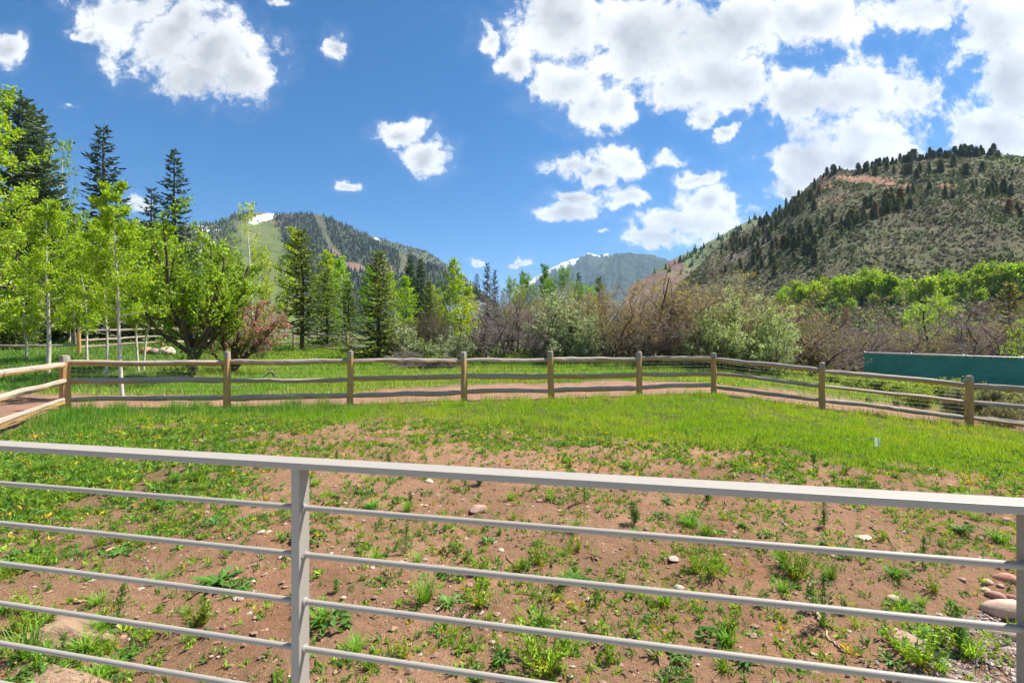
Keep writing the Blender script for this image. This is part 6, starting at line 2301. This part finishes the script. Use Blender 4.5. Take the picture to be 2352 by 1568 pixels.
def weed(kind, px, py, s, label=None, color=None, b=None):
    b = on_ground(px, py)[0] if b is None else b
    o = link(kind, WE[kind][int(_wg.integers(3))], None, b - np.array([0, 0, .006]))
    o.rotation_euler = (_wg.uniform(-.12, .12), _wg.uniform(-.12, .12), _wg.uniform(0, 6.28))
    o.scale = (s * _wg.uniform(.9, 1.15), s * _wg.uniform(.9, 1.15), s * _wg.uniform(.8, 1.2))
    c = np.array([1, 1, 1]) * _wg.uniform(.8, 1.25) if color is None else np.array(color)
    o.color = (*c, 1)
    cat, lab = WLAB[kind]
    lab = ('small ' if s < .5 else 'large ' if s > .82 else 'medium-sized ') + lab + ' ' + where(px, py)
    return tag(o, label or lab, cat, kind.replace('_', ' ') + 's on the soil')


# the ones that catch the eye
for kind, px, py, s, lab in (('grass_tuft', 1240, 1425, 1.5, 'single green grass tuft near the bottom centre between the third and fourth bar'), ('dandelion_rosette', 500, 1335, 1.9, 'large green rosette left of the railing post below the third bar'), ('dandelion_rosette', 540, 1360, 1.9, 'broad green rosette touching the large rosette left of the railing post'), ('mustard_weed', 465, 1425, 1.7, 'pale-podded weed right of the sandstone boulder'),
                             ('dandelion_rosette', 1710, 1205, 1.4, 'dark rosette under the top rail right of the centre'), ('dandelion_rosette', 1585, 1195, 1.3, 'dark rosette left of the other dark one under the top rail'), ('grass_tuft', 1622, 1225, 1.2, 'grass tuft just below the dark rosettes'), ('feathery_weed', 1458, 1205, 1.6, 'tall feathery weed on the first bar right of the middle'),
                             ('mustard_weed', 1610, 1310, 1.5, 'dense lime weed clump under the second bar'), ('mustard_weed', 1645, 1330, 1.3, 'second lime weed clump touching the first under the second bar'), ('mustard_weed', 1830, 1325, 1.9, 'tall lime weed standing beside the forked stick'), ('mustard_weed', 1100, 1320, 2.0, 'yellow-green weed with upright stems below the second bar'), ('mustard_weed', 1240, 1300, 1.5, 'lime weed right of the yellow-green one below the second bar'),
                             ('mustard_weed', 1245, 1545, 2.2, 'tall yellow-green weed at the bottom edge centre'), ('mustard_weed', 1100, 1390, 1.5, 'yellowing weed between the second and third bar'), ('dandelion_rosette', 1120, 1240, 1.0, 'bluish thistle rosette between two white pebbles'), ('grass_tuft', 740, 1430, 1.6, 'leafy clump touching the right side of the railing post'), ('creeping_weed', 760, 1440, 1.8, 'bushy green clump right of the railing post above the third bar'),
                             ('feathery_weed', 930, 1265, 1.2, 'feathery weed right of the post under the first bar'), ('grass_tuft', 960, 1290, 1.0, 'short tuft below the feathery weed right of the post'), ('dandelion_rosette', 1155, 1530, 1.0, 'pale green rosette at the bottom right of the cream stone'), ('feathery_weed', 2205, 1495, 1.7, 'feathery weed standing in the gravel'), ('mustard_weed', 2110, 1540, 2.0, 'lime weed at the bottom edge left of the gravel'),
                             ('mustard_weed', 2190, 1180, 1.6, 'yellow-based weed just under the top rail at the right'), ('grass_tuft', 2055, 1330, 1.3, 'coarse grass tuft above the pale rounded stone'), ('creeping_weed', 2080, 1385, 1.3, 'small leafy plant right of the pale rounded stone'), ('dandelion_rosette', 2210, 1225, 1.3, 'dark green rosette near the right post'), ('grass_tuft', 2290, 1245, 1.6, 'bushy grass clump next to the right post'),
                             ('creeping_weed', 60, 1290, 2.4, 'dark bluish-green leafy clump at the left edge below the second bar'), ('feathery_weed', 1895, 1440, 1.6, 'feathery weed below the forked stick'), ('creeping_weed', 700, 1245, 1.6, 'green clump right behind the railing post'), ('mustard_weed', 1680, 1455, 1.7, 'lime weed between the third and fourth bar right of the centre')):
    weed(kind, px, py, s * {'mustard_weed': .52, 'dandelion_rosette': .6, 'feathery_weed': .7}.get(kind, .75), lab)
# and the many others: kinds mixed by place
kinds = list(WE)
got = {k: 0 for k in kinds}
_cx = _wg.uniform(0, 2352, 1600)
_cy = 1020 + 545 * _wg.uniform(size=1600) ** 1.15
_cb = on_ground(_cx, _cy)
_cl = cover(_cb[:, 0], _cb[:, 1])[3]
_cn = fbm(_cb[:, 0] * .9, _cb[:, 1] * .9, 3, 15)
for px, py, b, lft, nn in zip(_cx, _cy, _cb, _cl, _cn):
    if sum(got.values()) >= 290:
        break
    dens = .33 + .6 * lft + .45 * sstep(1200, 1060, py) + .25 * sstep(700, 200, px)
    if _wg.uniform() > dens + nn * .5:
        continue
    left = [lft]
    lf = lft + .5 * sstep(700, 300, px)
    w = np.array([.30, .20, .14, .2 + .35 * lf, .22]); w /= w.sum()
    k = kinds[int(_wg.choice(5, p=w))]
    s = _wg.uniform(.4, 1.0) * (1.2 if left[0] > .4 else 1.0) * {'mustard_weed': .7, 'dandelion_rosette': .75}.get(k, 1.0)
    c = np.array([1, 1, 1]) * _wg.uniform(.75, 1.3) * np.array([_wg.uniform(.85, 1.25), 1, 1])
    weed(k, px, py, s, None, c, b)
    got[k] += 1

# seedlings, too many to count
def seedlings():
    g = np.random.default_rng(861)
    n = 36000
    Z = g.uniform(1.8, 9.6, n); X = g.uniform(-1.14, 1.14, n) * Z
    ins, d, turf, left, path, mead = cover(X, Z)
    nn = fbm(X * 1.3, Z * 1.3, 3, 19) + .6 * fbm(X * 4, Z * 4, 2, 23)
    e = sstep(-3.2, -.2, Z - lawn_edge(X))
    pr = .12 + .40 * sstep(-.05, .45, nn) + 1.2 * left * sstep(-.6, .2, nn) + .55 * e * sstep(-.15, .35, nn) + .25 * sstep(-1.2, -2.4, X) * sstep(-.1, .4, nn)
    k = (g.uniform(size=n) < pr) & ins
    X, Z, left = X[k], Z[k], np.maximum(left[k], e[k] * .7)
    p = np.stack([X, Z, gz(X, Z)], -1)
    m = len(p)
    s = g.uniform(.5, 1.25, m) * (1 + .9 * left)
    col = np.where((g.uniform(size=m) < .45)[:, None], np.array([[.225, .37, .030]]), np.array([[.11, .235, .035]]))
    col = np.where((g.uniform(size=m) < .05)[:, None], np.array([[.50, .40, .04]]), col)
    mb = MB()
    for j in range(6):
        a = g.uniform(0, 6.28, m)
        d_ = np.stack([np.cos(a), np.sin(a), g.uniform(.3, 1.6, m)], -1)
        d_ = unit(d_)
        c = p + d_ * (.022 * s)[:, None] + g.normal(size=(m, 3)) * .006
        mb.add(*leaves(c, .04 * s, .012 * s, col, .3, g, d_, .25))
    n2 = len(p)
    up = np.repeat(p, 3, 0) + g.normal(size=(n2 * 3, 3)) * np.array([.02, .02, 0])
    sh = np.repeat(s, 3)
    mb.add(*blades(up, .055 * sh * g.uniform(.6, 1.5, n2 * 3), np.full(n2 * 3, .005), np.repeat(col, 3, 0) * g.uniform(.8, 1.2, (n2 * 3, 1)), g, .5))
    return tag(mb.obj('seedling_weeds', M['grass']), 'tiny green seedlings sprinkled over the bare soil', 'seedlings', kind='stuff')


seedlings()

# dandelions in flower
def dandelion():
    mb = MB()
    g = np.random.default_rng(871)
    V, F = tubes(np.array([[[0, 0, 0], [.01, 0, .07], [.012, .004, .14]]]), np.full((1, 3), .003), 5); mb.add(V, F, (.2, .3, .06))
    n = 40
    a = g.uniform(0, 6.28, n)
    p = np.array([.012, .004, .142]) + np.stack([np.cos(a), np.sin(a), 0 * a], -1) * .012
    mb.add(*leaves(p, .026, .008, (.75, .55, .02), .6, g, np.stack([np.cos(a), np.sin(a), .5 + 0 * a], -1), .08))
    return mb.mesh('dandelion', M['petal'])


DM = dandelion()
for px, py in ((1390, 1018), (1452, 1040), (1470, 1036), (1528, 1016), (1552, 1020), (1962, 1000), (1985, 1005), (1490, 1022), (1420, 1060), (1375, 1005), (1610, 1020), (700, 1018), (1105, 1032), (2180, 1020), (1330, 1036), (1700, 975), (2240, 995), (712, 1123)):
    b = on_ground(px, py)[0]
    o = link('dandelion', DM, None, b)
    o.scale = (1.25,) * 3; o.rotation_euler = (_wg.uniform(-.2, .2), _wg.uniform(-.2, .2), _wg.uniform(0, 6))
    tag(o, 'yellow dandelion flower ' + where(px, py), 'flower', 'dandelions in the grass')

# prototypes were only patterns for the copies
for o in PROTOS:
    for ch in list(o.children):
        bpy.data.objects.remove(ch)
    bpy.data.objects.remove(o)


# ------------------------------------------------------------------ the air
def build_haze():
    bm = box_mesh(24000, 24000, 1500)
    m, t, out = new_mat('air')
    v = t.node('ShaderNodeVolumePrincipled')
    v.inputs['Color'].default_value = (.42, .66, 1.0, 1)
    v.inputs['Density'].default_value = 0.00007
    v.inputs['Anisotropy'].default_value = 0.2
    t.l.new(v.outputs[0], out.inputs['Volume'])
    o = bm_obj(bm, 'haze', m, None, (0, 4000, 690))
    tag(o, 'thin blue haze filling the valley air', 'haze', kind='stuff')


build_haze()
